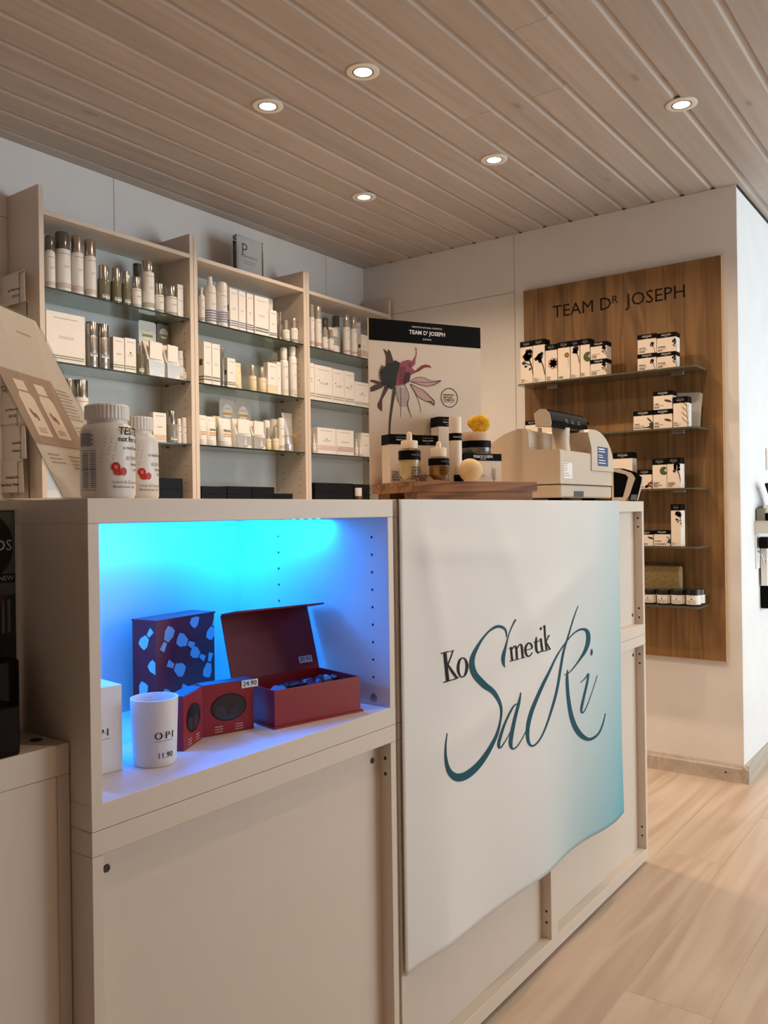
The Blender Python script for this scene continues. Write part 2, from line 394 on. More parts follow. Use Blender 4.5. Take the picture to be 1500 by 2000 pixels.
SPOTS = ((709, 139, 'round recessed spotlight with the widest ring, topmost in the ceiling'), (523, 206, 'round recessed spotlight furthest left in the ceiling'),
         (1331, 203, 'round recessed spotlight furthest right in the ceiling'), (965, 311, 'round recessed spotlight above the wooden wall panel side of counter'),
         (711, 384, 'small round recessed spotlight lowest in view, near the back shelves'))
for u, v, lab in SPOTS:
    p = onZ(u, v, H); spot(p.x, p.y, lab)
for x, y, n in ((1.94, .50, 'over the customers behind the camera'), (1.94, -.5, 'over the entrance floor'), (1.0, .15, 'in front of the counter'), (1.15, 1.5, 'over the left end of the counter'), (4.4, -.4, 'by the shop window')):  # unseen spots, added only to light the room and counter
    spot(x, y, 'added recessed ceiling spotlight outside the view, ' + n, LAMP_W * (1.0 if y == 1.5 else .6))

# ------------------------------------------------------------------ counter cabinets
CT, T1, N0, NU, NL, CB = 1.110, 1.0788, .7022, .7345, .6716, .013
X0, XM, XM2, X1, CY, CYB = .618, 1.2545, 1.262, 2.576, .901, 1.291
IN = .026                                   # how far the panels sit behind the front edges
def holes(pts, ax, r=.0028, name='peg_holes', parent=None, m=HOLE):
    mb = MB()
    for p in pts: mb.disc(p, ax, r, n=8)
    return obj(name, mb, m, parent, kind='stuff')
th = .0165
# upper left cabinet: open niche
c = thing('counter_cabinet', 'upper left white counter cabinet with the open blue-lit niche', 'cabinet', (X0, CY, N0), group='white counter cabinets')
W, D, HH = XM - X0, CYB - CY, CT - N0
obj('top_board', MB().box(0, W, 0, D, T1 - N0, HH, c=.0008), LAM, c)
obj('bottom_board', MB().box(0, W, 0, D, 0, NU - N0, c=.0008), LAM, c)
obj('side_panel', MB().box(0.0002, th, .0003, D, NU - N0, T1 - N0, c=.0006), LAM, c)
sr = obj('side_panel', MB().box(W - th, W - .0002, .0003, D, NU - N0, T1 - N0, c=.0006), LAM, c)
obj('back_panel', MB().box(th, W - th, D - .008, D, NU - N0, T1 - N0), LAMI, c)
hp = [(W - th - .0002, y, .052 + i * .032) for i in range(10) for y in (.037, .27)]
holes(hp, 'X', .0025, parent=sr)
cs = obj('cam_screw', MB().lathe([(0, 0), (.0075, 0), (.0075, .001), (0, .001)], 16), STEEL, sr, loc=(W - th, .037, .046), rot=(0, R(-90), 0))
# LED strip under the top board, running round three sides
led = thing('led_strip', 'thin blue LED strip fixed under the top of the counter niche', 'led strip', (X0 + th + .012, CY, T1 - .0002))
LW = W - 2 * th - .024; LC = (0.0, .175, 1.0)
DIO = mat('blue_diode', '60c0ff', .4, emit=(0.0, .30, 1.0), estr=30.0)
for a, b, c_, d_, pw2 in ((0, LW, .350, .360, 5.6), (0, .010, .26, .348, 1.6), (LW - .010, LW, .14, .348, 2.6)):
    obj('carrier', MB().box(a, b, c_, d_, -.0012, 0), WHITEP, led)
    dl = MB(); n = max(6, int(max(b - a, d_ - c_) / .02))
    for i in range(n):
        x, y = (a + (b - a) * (i + .5) / n, (c_ + d_) / 2) if b - a > d_ - c_ else ((a + b) / 2, c_ + (d_ - c_) * (i + .5) / n)
        dl.box(x - .0025, x + .0025, y - .0025, y + .0025, -.0022, -.0012)
    obj('diodes', dl, DIO, led, kind='stuff')
    l = area_light('led_light', ((a + b) / 2, (c_ + d_) / 2, -.0030), (0, 0, 0), b - a, d_ - c_, pw2, LC); l.parent = led
# lower left cabinet
def lower(name, label, x0, x1, dividers=()):
    c = thing('counter_cabinet', label, 'cabinet', (x0, CY, 0), group='white counter cabinets')
    W = x1 - x0
    obj('top_board', MB().box(0, W, 0, D, NL, N0 - .0006, c=.0008), LAM, c)
    obj('bottom_board', MB().box(0, W, 0, D, CB, .046, c=.0008), LAM, c)
    edges = [0] + [d for d in dividers] + [W]
    for i, d in enumerate(edges):
        a, b = (0.0002, th) if i == 0 else ((W - th, W - .0002) if d == W else (d - .018, d + .018))
        s = obj('side_panel' if d in (0, W) else 'divider', MB().box(a, b, .0003, D, .0463, NL - .0005, c=.0006), LAM, c)
        if i: holes([(a - .0002, .013, z) for z in (.085, .112, NL - .030, NL - .058)], 'X', .0035, 'screw_holes', s, SCREW)
    for i in range(len(edges) - 1):
        a = th if i == 0 else edges[i] + .018; b = (W - th) if edges[i + 1] == W else edges[i + 1] - .018
        p = obj('back_panel', MB().box(a, b, IN, IN + .008, .0463, NL - .0005), LAM, c)
        for x in (a + .022, b - .022):
            obj('fitting_dot', MB().lathe([(0, .0), (.0055, 0), (.005, .0012), (0, .0012)], 12), SCREW, p, loc=(x, IN, NL - .031), rot=(R(90), 0, 0))
    for x in (.04, W - .04):
        for y in (.05, D - .05): obj('foot', MB().lathe([(0, 0), (.018, 0), (.018, CB), (0, CB)], 12), BLACK, c, loc=(x, y, 0))
    return c
lower('l', 'lower left white counter cabinet below the blue-lit niche', X0, XM)
lower('r', 'lower white counter cabinet behind the bottom of the banner', XM2, X1, (1.9075 - XM2,))
c = thing('counter_cabinet', 'upper white counter cabinet carrying the wooden tray and cash register', 'cabinet', (XM2, CY, N0), group='white counter cabinets')
W2 = X1 - XM2
obj('top_board', MB().box(0, W2, 0, D, T1 - N0, HH, c=.0008), LAM, c)
obj('bottom_board', MB().box(0, W2, 0, D, 0, NU - N0, c=.0008), LAM, c)
for a, b in ((.0002, th), (1.9075 - XM2 - .018, 1.9075 - XM2 + .018), (W2 - th, W2 - .0002)):
    s = obj('side_panel' if b != 1.9075 - XM2 + .018 else 'divider', MB().box(a, b, .0003, D, NU - N0, T1 - N0, c=.0006), LAM, c)
    if a > .01: holes([(a - .0002, .013, z) for z in (.052, .080, T1 - N0 - .02, T1 - N0 - .047)], 'X', .0035, 'screw_holes', s, SCREW)
for a, b in ((th, 1.9075 - XM2 - .018), (1.9075 - XM2 + .018, W2 - th)):
    p = obj('back_panel', MB().box(a, b, IN, IN + .008, NU - N0, T1 - N0), LAM, c)
    for x in (a + .022, b - .022):
        obj('fitting_dot', MB().lathe([(0, .0), (.0055, 0), (.005, .0012), (0, .0012)], 12), SCREW, p, loc=(x, IN, NU - N0 + .028), rot=(R(90), 0, 0))

# low cabinet at the left end
LX1, LYF, LZ = .6165, .943, .807
c = thing('low_cabinet', 'low white cabinet standing at the left end of the counter', 'cabinet', (LX1 - .62, LYF, 0))
obj('top_board', MB().box(0, .62, 0, .39, LZ - .038, LZ, c=.0008), LAM, c)
obj('side_panel', MB().box(0, th, .001, .39, .05, LZ - .0385), LAM, c)
obj('side_panel', MB().box(.62 - th, .62, .001, .39, .05, LZ - .0385), LAM, c)
obj('front_panel', MB().box(th + .0005, .62 - th - .0005, .0012, .012, .05, LZ - .0385), LAM, c)
obj('bottom_board', MB().box(0, .62, 0, .39, 0, .05), LAM, c)
obj('fitting_dot', MB().lathe([(0, .0), (.008, 0), (.007, .001), (0, .001)], 14), SCREW, c, loc=(.62 - .017, .045, LZ))

# ------------------------------------------------------------------ back shelving
SY, SB = 2.5265, BY - .001
G1, G2, G3, G4 = 1.8433, 1.6022, 1.3604, 1.118
STU, STL, SST = 1.088 + 1.0041, 1.088 + .9887, 1.088 + 1.0823
UNITS = [('left', 1.5664, 2.2175), ('middle', 2.2190, 2.8735), ('right', 2.8750, 3.5250)]
BACKP = mat('glossy_back_panel', 'd9dbd9', .18, noise=.02, scale=3)
for un, a, b in UNITS:
    c = thing('shelving_unit', '%s white shelving unit with glass shelves on the back wall' % un, 'shelf', (a, SY, 0), group='white shelving units')
    W, DD = b - a, SB - SY; t = .0185
    for s, (p, q) in enumerate(((0, t), (W - t, W))):
        o = obj('side_panel', MB().box(p, q, 0, DD, .001, SST, c=.0008), LAM, c)
        if s: holes([(p - .0003, y, G4 + .03 + i * .032) for i in range(26) for y in (.035, DD - .05) if all(abs(G4 + .03 + i * .032 - g) > .03 for g in (G1, G2, G3))], 'X', .0026, parent=o)
    obj('top_board', MB().box(t, W - t, .0005, DD, STL, STU, c=.0008), LAM, c)
    obj('bottom_board', MB().box(t, W - t, .002, DD, G4 - .018, G4), LAM, c)
    obj('plinth_board', MB().box(t, W - t, .002, DD, .06, .08), LAM, c)
    obj('back_panel', MB().box(t, W - t, DD - .004, DD, .08, STL), BACKP, c)
    for g in (G1, G2, G3):
        gs = obj('glass_shelf', MB().box(t + .001, W - t - .001, .004, DD - .008, g - .006, g, front=1), [GLASS, GEDGE], c)
        for y in (.04, DD - .05): obj('shelf_pin', MB().box(W - t - .012, W - t, y - .004, y + .004, g - .0105, g - .0061), SMOKE, gs)

# ------------------------------------------------------------------ oak wall panel with its glass shelves
WX = PX - .022; w0, w1, wB, wT = .9068, 1.7746, CAM_Z - .6132, CAM_Z + 1.0018
ob = thing('oak_wall_panel', 'large oak display panel mounted on the right wall', 'wall panel', (WX, w1, wB))
obj('backing', MB().box(.019, .0215, -(w1 - w0), 0, 0, wT - wB), OAKE, ob)
cuts = [0, .155, .235, .305, .39, .47, .565, .655, .725, w1 - w0]
for a, b in zip(cuts, cuts[1:]):
    z = (wT - wB) if b < .7 else (wT - wB)
    obj('stave', MB().box(0, .019, -b + .0003, -a - .0003, 0, z), [OAK], ob)
obj('edge_band', MB().box(0.0002, .0215, -(w1 - w0) - .0015, -(w1 - w0) + .0002, 0, wT - wB), OAKE, ob)
def wallmap(a, b): return (-.0004, -a, b)
def pz(u, v): p = onX(u, v, WX); return w1 - p.y, p.z - wB
a0, b0 = pz(1080, 622); a1, b1 = pz(1338, 588); tw = a1 - a0
s1 = text('TEAM D', 1.0); s2 = text('R', 1.0); s3 = text('JOSEPH', 1.0)
W1, W2_, W3 = [max(v[0] for v in s[0]) for s in (s1, s2, s3)]
sc = tw / (W1 + .12 + W2_ * .6 + .38 + W3)
zb = b0 + .002
g = merge(text('TEAM D', sc, a0, zb), text('R', sc * .62, a0 + (W1 + .08) * sc, zb + .28 * sc), text('JOSEPH', sc, a0 + (W1 + .12 + W2_ * .6 + .38) * sc, zb))
obj('lettering', MB().flat(g, wallmap), mat('engraved_letters', '1d110a', .6, spec=.15), ob)
WS = [(1.641, 'first'), (1.404, 'second'), (1.166, 'third'), (.937, 'fourth'), (.703, 'fifth')]
SX, SY0, SY1 = 3.358, .963, 1.733
for z, n in WS:
    gs = thing('wall_glass_shelf', '%s glass shelf from the top on the oak wall panel' % n, 'shelf', (0, 0, z), group='glass shelves of the oak panel')
    obj('glass_plate', MB().prism([(SX + .012, SY0), (SX, SY0 + .012), (SX, SY1 - .012), (SX + .012, SY1), (WX, SY1), (WX, SY0)], 'Z', -.007, 0), glass('wall_shelf_glass', 'c3c4b4', .9, .03, 1.5, haze=.35, hazecol='8c8878'), gs)
    for y in (SY0 + .11, SY1 - .11):
        obj('bracket', MB().box(WX - .035, WX, y - .025, y + .025, -.0145, -.0072, c=.001), STEEL, gs)
# ------------------------------------------------------------------ banner on the counter front
BYF = CY - .004
bx0, bx1 = 1.2655, 2.352
def FOLDS(s, t):            # soft creases fanning out from the fixed top corners
    f = lambda c, w, a: a * math.exp(-(c / w) ** 2)
    k = min(1, max(0, t) * 8) * min(1, s * 14) * min(1, max(0, 1 - s) * 10)
    return 1.8 * k * (f(s - .05 - .25 * t, .035, .0050) * max(0, 1 - 1.8 * t) + f(t - .09 - .10 * s, .030, .0035) * max(0, 1 - 1.6 * s) + f(s - .30 - .55 * t, .05, .0040) * max(0, 1 - 1.5 * t)
                + f(t - .30 + .35 * (s - .5), .045, .0035) * math.exp(-((s - .6) / .22) ** 2) + f(s - .82 + .12 * t, .04, .0045) * max(0, 1 - t) + f(t - .58 + .22 * s, .04, .0030) * math.exp(-((s - .25) / .2) ** 2))
def sag(x, z):
    """how far the hanging sheet stands off the cabinets (towards the customer)"""
    t = (CT - z) / .89; s = (x - bx0) / (bx1 - bx0)
    return .0015 + min(1, s / .12) * t * (.007 * math.sin(s * 8.2 + .6) ** 2 + .010 * max(0, t - .4) * (1 + math.sin(s * 15 + 1)) + .006 * math.exp(-((s - .18 - .25 * t) / .10) ** 2) * math.sin(min(1, t * 2.2) * math.pi)
                        + .005 * math.exp(-((s - .42 + .2 * t) / .09) ** 2) * math.sin(min(1, t * 1.7) * math.pi)) + FOLDS(s, t)
NX, NZ = 96, 76
def bot(s):                     # wavy lower hem
    return .2385 + .006 * math.sin(s * 17) * (1 - s) - .012 * s + .0 * s
vs, fs, cols = [], [], []
for j in range(NZ + 1):
    for i in range(NX + 1):
        s = i / NX; t = j / NZ; xr = bx1 - .010 * t + (.004 * math.sin(t * 6)); x = bx0 + (xr - bx0) * s
        z = CT + .0005 + (bot(s) - CT) * t
        vs.append((x, BYF - sag(x, z), z))
        g = (s - (.64 - .32 * t)) / (.60 + .1 * t); g = max(0, min(1, g)) ** 1.25
        strong = .50 + .50 * t
        white, teal = (.77, .74, .70), (.05, .36, .44)
        k = g * strong; cols.append([white[q] * (1 - k) + teal[q] * k for q in range(3)])
for j in range(NZ):
    for i in range(NX): a = j * (NX + 1) + i; fs.append((a, a + NX + 1, a + NX + 2, a + 1))
mb = MB().add(vs, fs)
# short return lying on the counter top
k = len(mb.v); back = []
for i in range(NX + 1): back.append((vs[i][0], CY + .035, CT + .0006))
mb.v += back; cols += [cols[i] for i in range(NX + 1)]
for i in range(NX): mb.f.append([i, i + 1, k + i + 1, k + i]); mb.m.append(0)
bm = bpy.data.materials.new('printed_banner'); bm.use_nodes = True; nt = bm.node_tree
at_n = nt.nodes.new('ShaderNodeAttribute'); at_n.attribute_name = 'print'; pb = nt.nodes['Principled BSDF']
nt.links.new(at_n.outputs['Color'], pb.inputs['Base Color']); pb.inputs['Roughness'].default_value = .5; pb.inputs['Specular IOR Level'].default_value = .25
ban = obj('banner', mb, bm, smooth=60)
ca = ban.data.color_attributes.new('print', 'FLOAT_COLOR', 'POINT')
for i, c3 in enumerate(cols): ca.data[i].color = (*c3, 1)
md = ban.modifiers.new('thickness', 'SOLIDIFY'); md.thickness = .0006; md.offset = 1
tag(ban, 'white to teal fabric banner with cursive teal logo hanging on the counter', 'banner')
S6 = 520 / 1500
def bmap(cx, cy):
    p = onY(760 + cx * S6, 960 + cy * S6, BYF - .004); return (p.x, BYF - sag(p.x, p.z) - .0016, p.z)
TEALI = mat('teal_print', '15505f', .5, spec=.1)
logo = merge(
    ribbon([(655, 820, 4), (652, 785, 9), (635, 765, 15), (600, 762, 15), (550, 797, 9), (500, 865, 15), (465, 945, 27), (475, 1020, 34), (530, 1085, 36), (585, 1130, 27), (617, 1200, 15), (622, 1280, 11), (606, 1370, 16), (560, 1465, 26), (500, 1545, 36), (430, 1598, 44), (370, 1608, 44), (325, 1570, 28), (303, 1500, 14), (303, 1430, 8), (316, 1360, 4)]),
    ribbon([(705, 720, 8), (686, 758, 6), (666, 808, 5), (651, 868, 10), (638, 930, 21), (641, 970, 14), (650, 990, 3)]),
    ribbon([(718, 1192, 4), (690, 1212, 9), (655, 1290, 11), (630, 1370, 15), (618, 1428, 15), (627, 1444, 8), (652, 1408, 5), (690, 1330, 4), (716, 1220, 4)]),
    ribbon([(732, 1130, 4), (722, 1190, 15), (705, 1270, 17), (690, 1350, 19), (681, 1418, 19), (692, 1449, 10), (722, 1424, 5), (762, 1350, 4)]),
    ribbon([(1066, 643, 3), (1040, 720, 6), (1010, 820, 8), (985, 900, 12), (965, 1000, 14), (945, 1100, 15), (915, 1210, 13), (880, 1310, 10), (840, 1390, 8), (800, 1430, 10), (775, 1412, 15), (771, 1340, 19), (790, 1250, 21), (830, 1150, 19), (880, 1040, 15), (935, 940, 10), (990, 860, 6), (1040, 802, 6), (1080, 776, 12), (1107, 787, 19), (1114, 832, 23), (1100, 890, 17), (1070, 950, 8), (1040, 995, 6), (1012, 1024, 5), (986, 1033, 5)]),
    ribbon([(1008, 1003, 4), (1005, 1060, 16), (1010, 1150, 19), (1025, 1250, 23), (1050, 1330, 25), (1085, 1380, 25), (1125, 1394, 17), (1165, 1365, 9), (1190, 1310, 6), (1206, 1248, 4)]),
    ribbon([(1074, 1076, 4), (1098, 1050, 5), (1115, 1026, 9), (1108, 1075, 11), (1096, 1130, 11), (1084, 1190, 11), (1078, 1232, 10), (1086, 1246, 5), (1110, 1200, 4), (1140, 1120, 3), (1167, 1036, 3)]),
    ell(1134, 905, 7, 19, 14, .1))
def st(*p):
    q = []
    for a, b in zip(p, p[1:]): q += [tuple(a[i] + (b[i] - a[i]) * j / 8 for i in range(3)) for j in range(8)]
    return ribbon(q + [p[-1]], 1)
word = merge(
    st((303, 908, 17), (321, 1066, 17)), st((281, 912, 6), (326, 899, 6)), st((298, 1075, 6), (348, 1058, 6)),
    st((350, 900, 7), (314, 990, 7)), st((333, 903, 5), (359, 893, 5)), st((318, 972, 9), (347, 1015, 15), (376, 1052, 14)), st((350, 1060, 6), (386, 1046, 6)),
    ribbon([(407, 936, 6), (390, 955, 13), (382, 1000, 16), (394, 1038, 10), (412, 1044, 6), (429, 1022, 13), (436, 980, 16), (425, 945, 10), (407, 936, 6)]),
    st((680, 880, 11), (690, 950, 11)), st((668, 884, 5), (684, 876, 6)), st((674, 957, 5), (704, 949, 5)),
    ribbon([(683, 893, 5), (698, 872, 7), (710, 882, 11), (717, 942, 11)]), st((704, 949, 5), (730, 942, 5)),
    ribbon([(714, 886, 5), (729, 862, 7), (741, 872, 11), (749, 934, 11)]), st((736, 940, 5), (763, 933, 5)),
    ribbon([(763, 893, 5), (795, 884, 5), (794, 866, 9), (779, 852, 7), (764, 872, 11), (763, 902, 12), (774, 926, 9), (788, 924, 6), (800, 905, 4)]),
    ribbon([(817, 818, 6), (817, 850, 12), (821, 890, 12), (830, 908, 8), (841, 898, 4)]), st((803, 850, 5), (836, 841, 6)),
    st((845, 830, 12), (854, 896, 12)), st((834, 835, 5), (850, 826, 5)), st((841, 903, 5), (868, 896, 5)), ell(842, 771, 7, 9, 12),
    st((867, 757, 11), (879, 890, 11)), st((856, 763, 5), (871, 752, 5)), st((866, 898, 5), (892, 890, 5)),
    st((897, 812, 6), (876, 850, 6)), st((888, 816, 4), (904, 808, 4)), st((877, 846, 7), (901, 888, 11)), st((891, 891, 5), (907, 886, 5)))
obj('logo_script', MB().flat(logo, bmap), TEALI, ban)
obj('logo_lettering', MB().flat(word, bmap), mat('brown_black_print', '1c130e', .5, spec=.1), ban)

# ------------------------------------------------------------------ leaflet stand on the counter
d1 = Vector((.862, .506, 0)); dl_ = Vector((-.506, .862, 0)); P0 = Vector((.659, 1.0125, CT)); LWD = .212; LK, LH = .150, .292
upv = (dl_ * LK + Vector((0, 0, LH))); ln = upv.length; upv.normalize(); nrm = d1.cross(upv)   # points to the front
t = thing('leaflet_stand', 'tilted clear acrylic stand with a pink leaflet at the counter\'s left end', 'sign holder', P0)
def lp(a, b, off=0.0): return tuple(d1 * a + upv * b - nrm * off * -1)
def slab(a0, a1, b0, b1, o0, o1):
    vs = [lp(a, b, o) for o in (o0, o1) for b in (b0, b1) for a in (a0, a1)]
    return MB().add(vs, [(0, 2, 3, 1), (4, 5, 7, 6), (0, 1, 5, 4), (2, 6, 7, 3), (0, 4, 6, 2), (1, 3, 7, 5)])
obj('acrylic_sheet', slab(0, LWD, .002, ln, -.003, -.0008), CLEAR, t)
obj('acrylic_sheet', slab(0, LWD, .002, ln, .0008, .003), CLEAR, t)
pap = obj('leaflet', slab(.001, LWD - .001, .004, ln - .002, -.0005, .0005), mat('pink_paper', 'fbe2d5', .5, noise=.02, scale=8), t)
pm = lambda a, b: lp(a, b, .00075)
pr = MB()
pr.flat(rect(.0, .085, .150, .205), pm, 0)
for x in (.022, .078):
    pr.flat(poly([(x, .100), (x + .040, .100), (x + .040, .162), (x + .034, .170), (x + .006, .170), (x, .162)]), lambda a, b: lp(a, b, .001), 1)
    pr.flat(rect(x + .006, .173, x + .034, .190), lambda a, b: lp(a, b, .001), 1)
    pr.flat(merge(ell(x + .014, .136, .003, .008, 8, .4), ell(x + .022, .131, .003, .007, 8, .4)), lambda a, b: lp(a, b, .0013), 2)
    for i in range(3): pr.flat(rect(x + .008, .112 - i * .003, x + .03, .113 - i * .003), lambda a, b: lp(a, b, .0013), 3)
for x, y, n, w in ((.020, .088, 1, .05), (.085, .088, 1, .05), (.150, .190, 9, .045), (.155, .125, 3, .04), (.02, .07, 3, .04), (.08, .07, 4, .05), (.12, .285, 1, .05)):
    for i in range(n): pr.flat(rect(x, y - i * .0062, x + w * (.8 + .2 * ((i * 7) % 3) / 2), y - i * .0062 + .0022), lambda a, b: lp(a, b, .001), 3)
obj('print', pr, [mat('leaflet_photo', 'bd8f78', .5, noise=.05, scale=20), mat('leaflet_bottle', 'e8cdb8', .5), mat('leaflet_red', '7a2c22', .5), mat('leaflet_text', 'a58773', .6)], pap)
foot = MB().prism([(.0, 0), (.10, 0), (.10, .003), (.0, .003)], 'Z', 0, LWD)
vs = [tuple(d1 * a + dl_ * b + Vector((0, 0, z))) for z in (0, .003) for b in (0, .10) for a in (.004, LWD - .004)]
obj('foot', MB().add(vs, [(0, 2, 3, 1), (4, 5, 7, 6), (0, 1, 5, 4), (2, 6, 7, 3), (0, 4, 6, 2), (1, 3, 7, 5)]), CLEAR, t)

# ------------------------------------------------------------------ two vitamin tester jars
def vitamin(x, y, r, h, label, rz, tester=True):
    t = thing('vitamin_bottle', label, 'bottle', (x, y, CT), rz, group='vitamin tester bottles on the counter')
    hb = h * .80
    bd = obj('body', MB().lathe([(0, 0), (r * .93, 0), (r, .006), (r, hb * .82), (r * .985, hb * .88), (r * .93, hb * .945), (r * .82, hb * .985), (r * .74, hb), (r * .74, hb + .008), (0, hb + .008)], 40), WHITEP, t, smooth=50)
    n = 72; cap = MB(); prof = [(0, h - .001), (r * .76, h), (r * .80, h - .002), (r * .80, hb + .006), (r * .79, hb + .005), (0, hb + .005)]
    cv = []; cf = []
    for q, (rr, z) in enumerate(prof):
        for i in range(n):
            k = rr + (.0006 if (i % 2 and q in (2, 3)) else 0); a = 2 * math.pi * i / n; cv.append((k * math.cos(a), k * math.sin(a), z))
    for q in range(len(prof) - 1):
        for i in range(n): cf.append((q * n + i, q * n + (i + 1) % n, (q + 1) * n + (i + 1) % n, (q + 1) * n + i))
    obj('cap', cap.add(cv, cf), WHITEP, t)
    R1 = r + .0006; mb = MB(); w = wrap(R1)
    if tester: mb.flat(text('TESTER', .0135, .010, .0820, bold=.012), w, 0); mb.flat(text('not for sale', .0098, .010, .0730, bold=.008), w, 0)
    mb.flat(text('a med beauty', .0068, .017, .0630), w, 0)
    mb.flat(text('ELEMENTS', .0068, .022, .0495), w, 1); mb.flat(text('beauty Eye', .0058, .030, .0425), w, 0); mb.flat(text('protect', .0058, .036, .0360), w, 0)
    mb.flat(text('Lutein & Zeaxanthin', .0058, .002, .0190), w, 1); mb.flat(text('Pfirsich-Aroma   30g', .0042, .002, .0135), w, 0)
    for q in range(18):
        x_ = -.013 + ((q * 37) % 23) / 23 * .022; y_ = .047 + ((q * 53) % 29) / 29 * .030
        mb.flat(ell(x_, y_, .0006, .0006, 6), w, 0)
    mb.flat(ell(.006, .040, .006, .006, 16), w, 2); mb.flat(ell(.009, .0335, .006, .0045, 16), w, 2); mb.flat(ell(.0165, .0345, .0048, .0052, 16), w, 2)
    mb.flat(merge(*[ell(.006, .040, .0028, .0028, 12)]), wrap(R1 + .0004), 3)
    obj('print', mb, [INK, GREYINK, mat('berry_red', 'c3231b', .45), mat('berry_light', 'e87a68', .45)], bd)
    tb = MB()
    for i in range(9): tb.flat(wrect(-.046, .082 - i * .0019, -.046 + .020 + .004 * ((i * 5) % 3) / 2, .0828 - i * .0019), w, 0)
    for i in range(19):
        tb.flat(wrect(-.042, .057 - i * .0024, -.030, .0578 - i * .0024, 3), w, 0); tb.flat(wrect(-.027, .057 - i * .0024, -.0205, .0578 - i * .0024, 3), w, 0)
    for y_ in (.0605, .037, .0105): tb.flat(wrect(-.046, y_, -.0195, y_ + .0005), w, 0)
    tb.flat(wrect(-.0198, .0105, -.0194, .0605, 1), w, 0)
    obj('nutrition_table', tb, mat('table_ink', '3a3c46', .6), bd)
    return t
vitamin(.680, .9455, .0345, .1215, 'white vitamin bottle in front, with ingredients table facing left', R(-29))
vitamin(.7895, 1.034, .0345, .1215, 'white vitamin bottle half hidden behind the other one', R(-30), False)

# ------------------------------------------------------------------ wooden tray and its cosmetics
TA = -.5009
def rot2(a, x, y): return Vector((x * math.cos(a) - y * math.sin(a), x * math.sin(a) + y * math.cos(a), 0))
TP = Vector((1.582, 1.077, CT)); TL, TD, TZ = .335, .228, .0465
tray = thing('wooden_tray', 'dark wooden block tray on the counter under the natural cosmetics', 'tray', TP, TA)
ny = 5; sw = TD / ny
for i in range(ny): obj('stave', MB().box(0, TL, i * sw + .0002, (i + 1) * sw - .0002, .022, TZ, c=.0006), TRAYW, tray)
for i, (y0, y1) in enumerate(((.004, .070), (.150, .215))): obj('runner', MB().box(.010, TL - .012, y0, y1, 0, .0218), TRAYW, tray)
TZW = CT + TZ
def tpos(u, d): p = at(u, 940, d); return (p.x, p.y, TZW)
# poster card
pl, pr_ = at(722, 800, 2.110), at(940, 800, 2.246)
pv = Vector((pr_.x - pl.x, pr_.y - pl.y, 0)); PW = pv.length; pang = math.atan2(pv.y, pv.x)
PH = (at(722, 620, 2.110).z) - TZW
pc = thing('poster_card', 'tall card display with a purple flower standing on the wooden tray', 'poster', (pl.x, pl.y, TZW), pang)
CREAM = mat('cream_card', 'dccbb8', .5, noise=.02, scale=10)
brd = obj('board', MB().box(0, PW, 0, .006, 0, PH), CREAM, pc)
obj('easel_back', MB().prism([(.006, 0), (.006, PH * .5), (.012, 0)], 'X', PW * .4, PW * .6), CREAM, pc)
def pmap(u, v):            # picture point on the card
    d = ray(u, v); n = Vector((math.sin(pang), -math.cos(pang), 0)); q = Vector((pl.x, pl.y, 0))
    k = n.dot(q - ORG * 1.0) / n.dot(d) if True else 0
    p = ORG + d * k; l = rot2(-pang, p.x - pl.x, p.y - pl.y); return (l.x, p.z - TZW)
hdr = PH * (1 - (663 - 620) / 320.0 * .99)
obj('header', MB().flat(rect(0, hdr, PW, PH - .0005), front(-.0006)), BLACK, pc)
cx = pmap(834, 650)[0]
ht = MB(); hh = PH - hdr
ht.flat(textw('TEAM D\u00b7JOSEPH' if False else "TEAM D' JOSEPH", .104, cx, hdr + hh * .42, bold=.02), front(-.0010))
ht.flat(textw('HIGHTECH NATURAL COSMETICS', .087, cx, hdr + hh * .72), front(-.0010)); ht.flat(textw('SÜDTIROL', .026, cx, hdr + hh * .18), front(-.0010))
obj('header_text', ht, WHITEINK, pc)
sx_, sy_ = 160 / 1455, 220 / 2000
def fp(x, y): return pmap(720 + x * sx_, 640 + y * sy_)
def fpoly(pts): return poly([fp(*p) for p in pts])
def frib(pts):
    w = PW / (1990 / 1.0); return ribbon([(*fp(x, y), ww * .000155) for x, y, ww in pts])
fl_ = MB(); f1, f2, f3 = front(-.0007), front(-.0010), front(-.0013)
fl_.flat(fpoly([(255, 365), (330, 430), (350, 380), (385, 420), (440, 590), (380, 640), (300, 700), (305, 500)]), f1, 0)
fl_.flat(fpoly([(30, 925), (110, 930), (230, 975), (300, 985), (290, 1015), (160, 1010), (30, 955)]), f1, 0)
fl_.flat(fpoly([(30, 1060), (110, 1010), (290, 1005), (230, 1070), (90, 1130), (30, 1140)]), f1, 0)
fl_.flat(fpoly([(280, 1040), (370, 1050), (240, 1280), (240, 1400), (235, 1495), (160, 1420), (155, 1360), (210, 1250)]), f1, 0)
head = [(200, 790), (255, 720), (330, 640), (400, 620), (470, 580), (550, 620), (540, 700), (500, 880), (480, 1040), (400, 1100), (320, 1020), (240, 950), (215, 860)]
fl_.flat(fpoly(head), f2, 1)
for i in range(16):
    a = 2.35 + i * .16; cxx, cyy = 370, 830
    fl_.flat(frib([(cxx + 150 * math.cos(a), cyy - 190 * math.sin(a), 26), (cxx + 205 * math.cos(a + .1), cyy - 260 * math.sin(a + .1), 5)]), f2, 1)
fl_.flat(fpoly([(545, 640), (600, 600), (700, 570), (760, 590), (740, 700), (800, 740), (830, 790), (740, 850), (720, 960), (600, 1010), (520, 1030), (480, 1030), (510, 850)]), f1, 2)
fl_.flat(fpoly([(660, 800), (720, 780), (740, 850), (720, 960), (640, 1000), (610, 940)]), f3, 3)
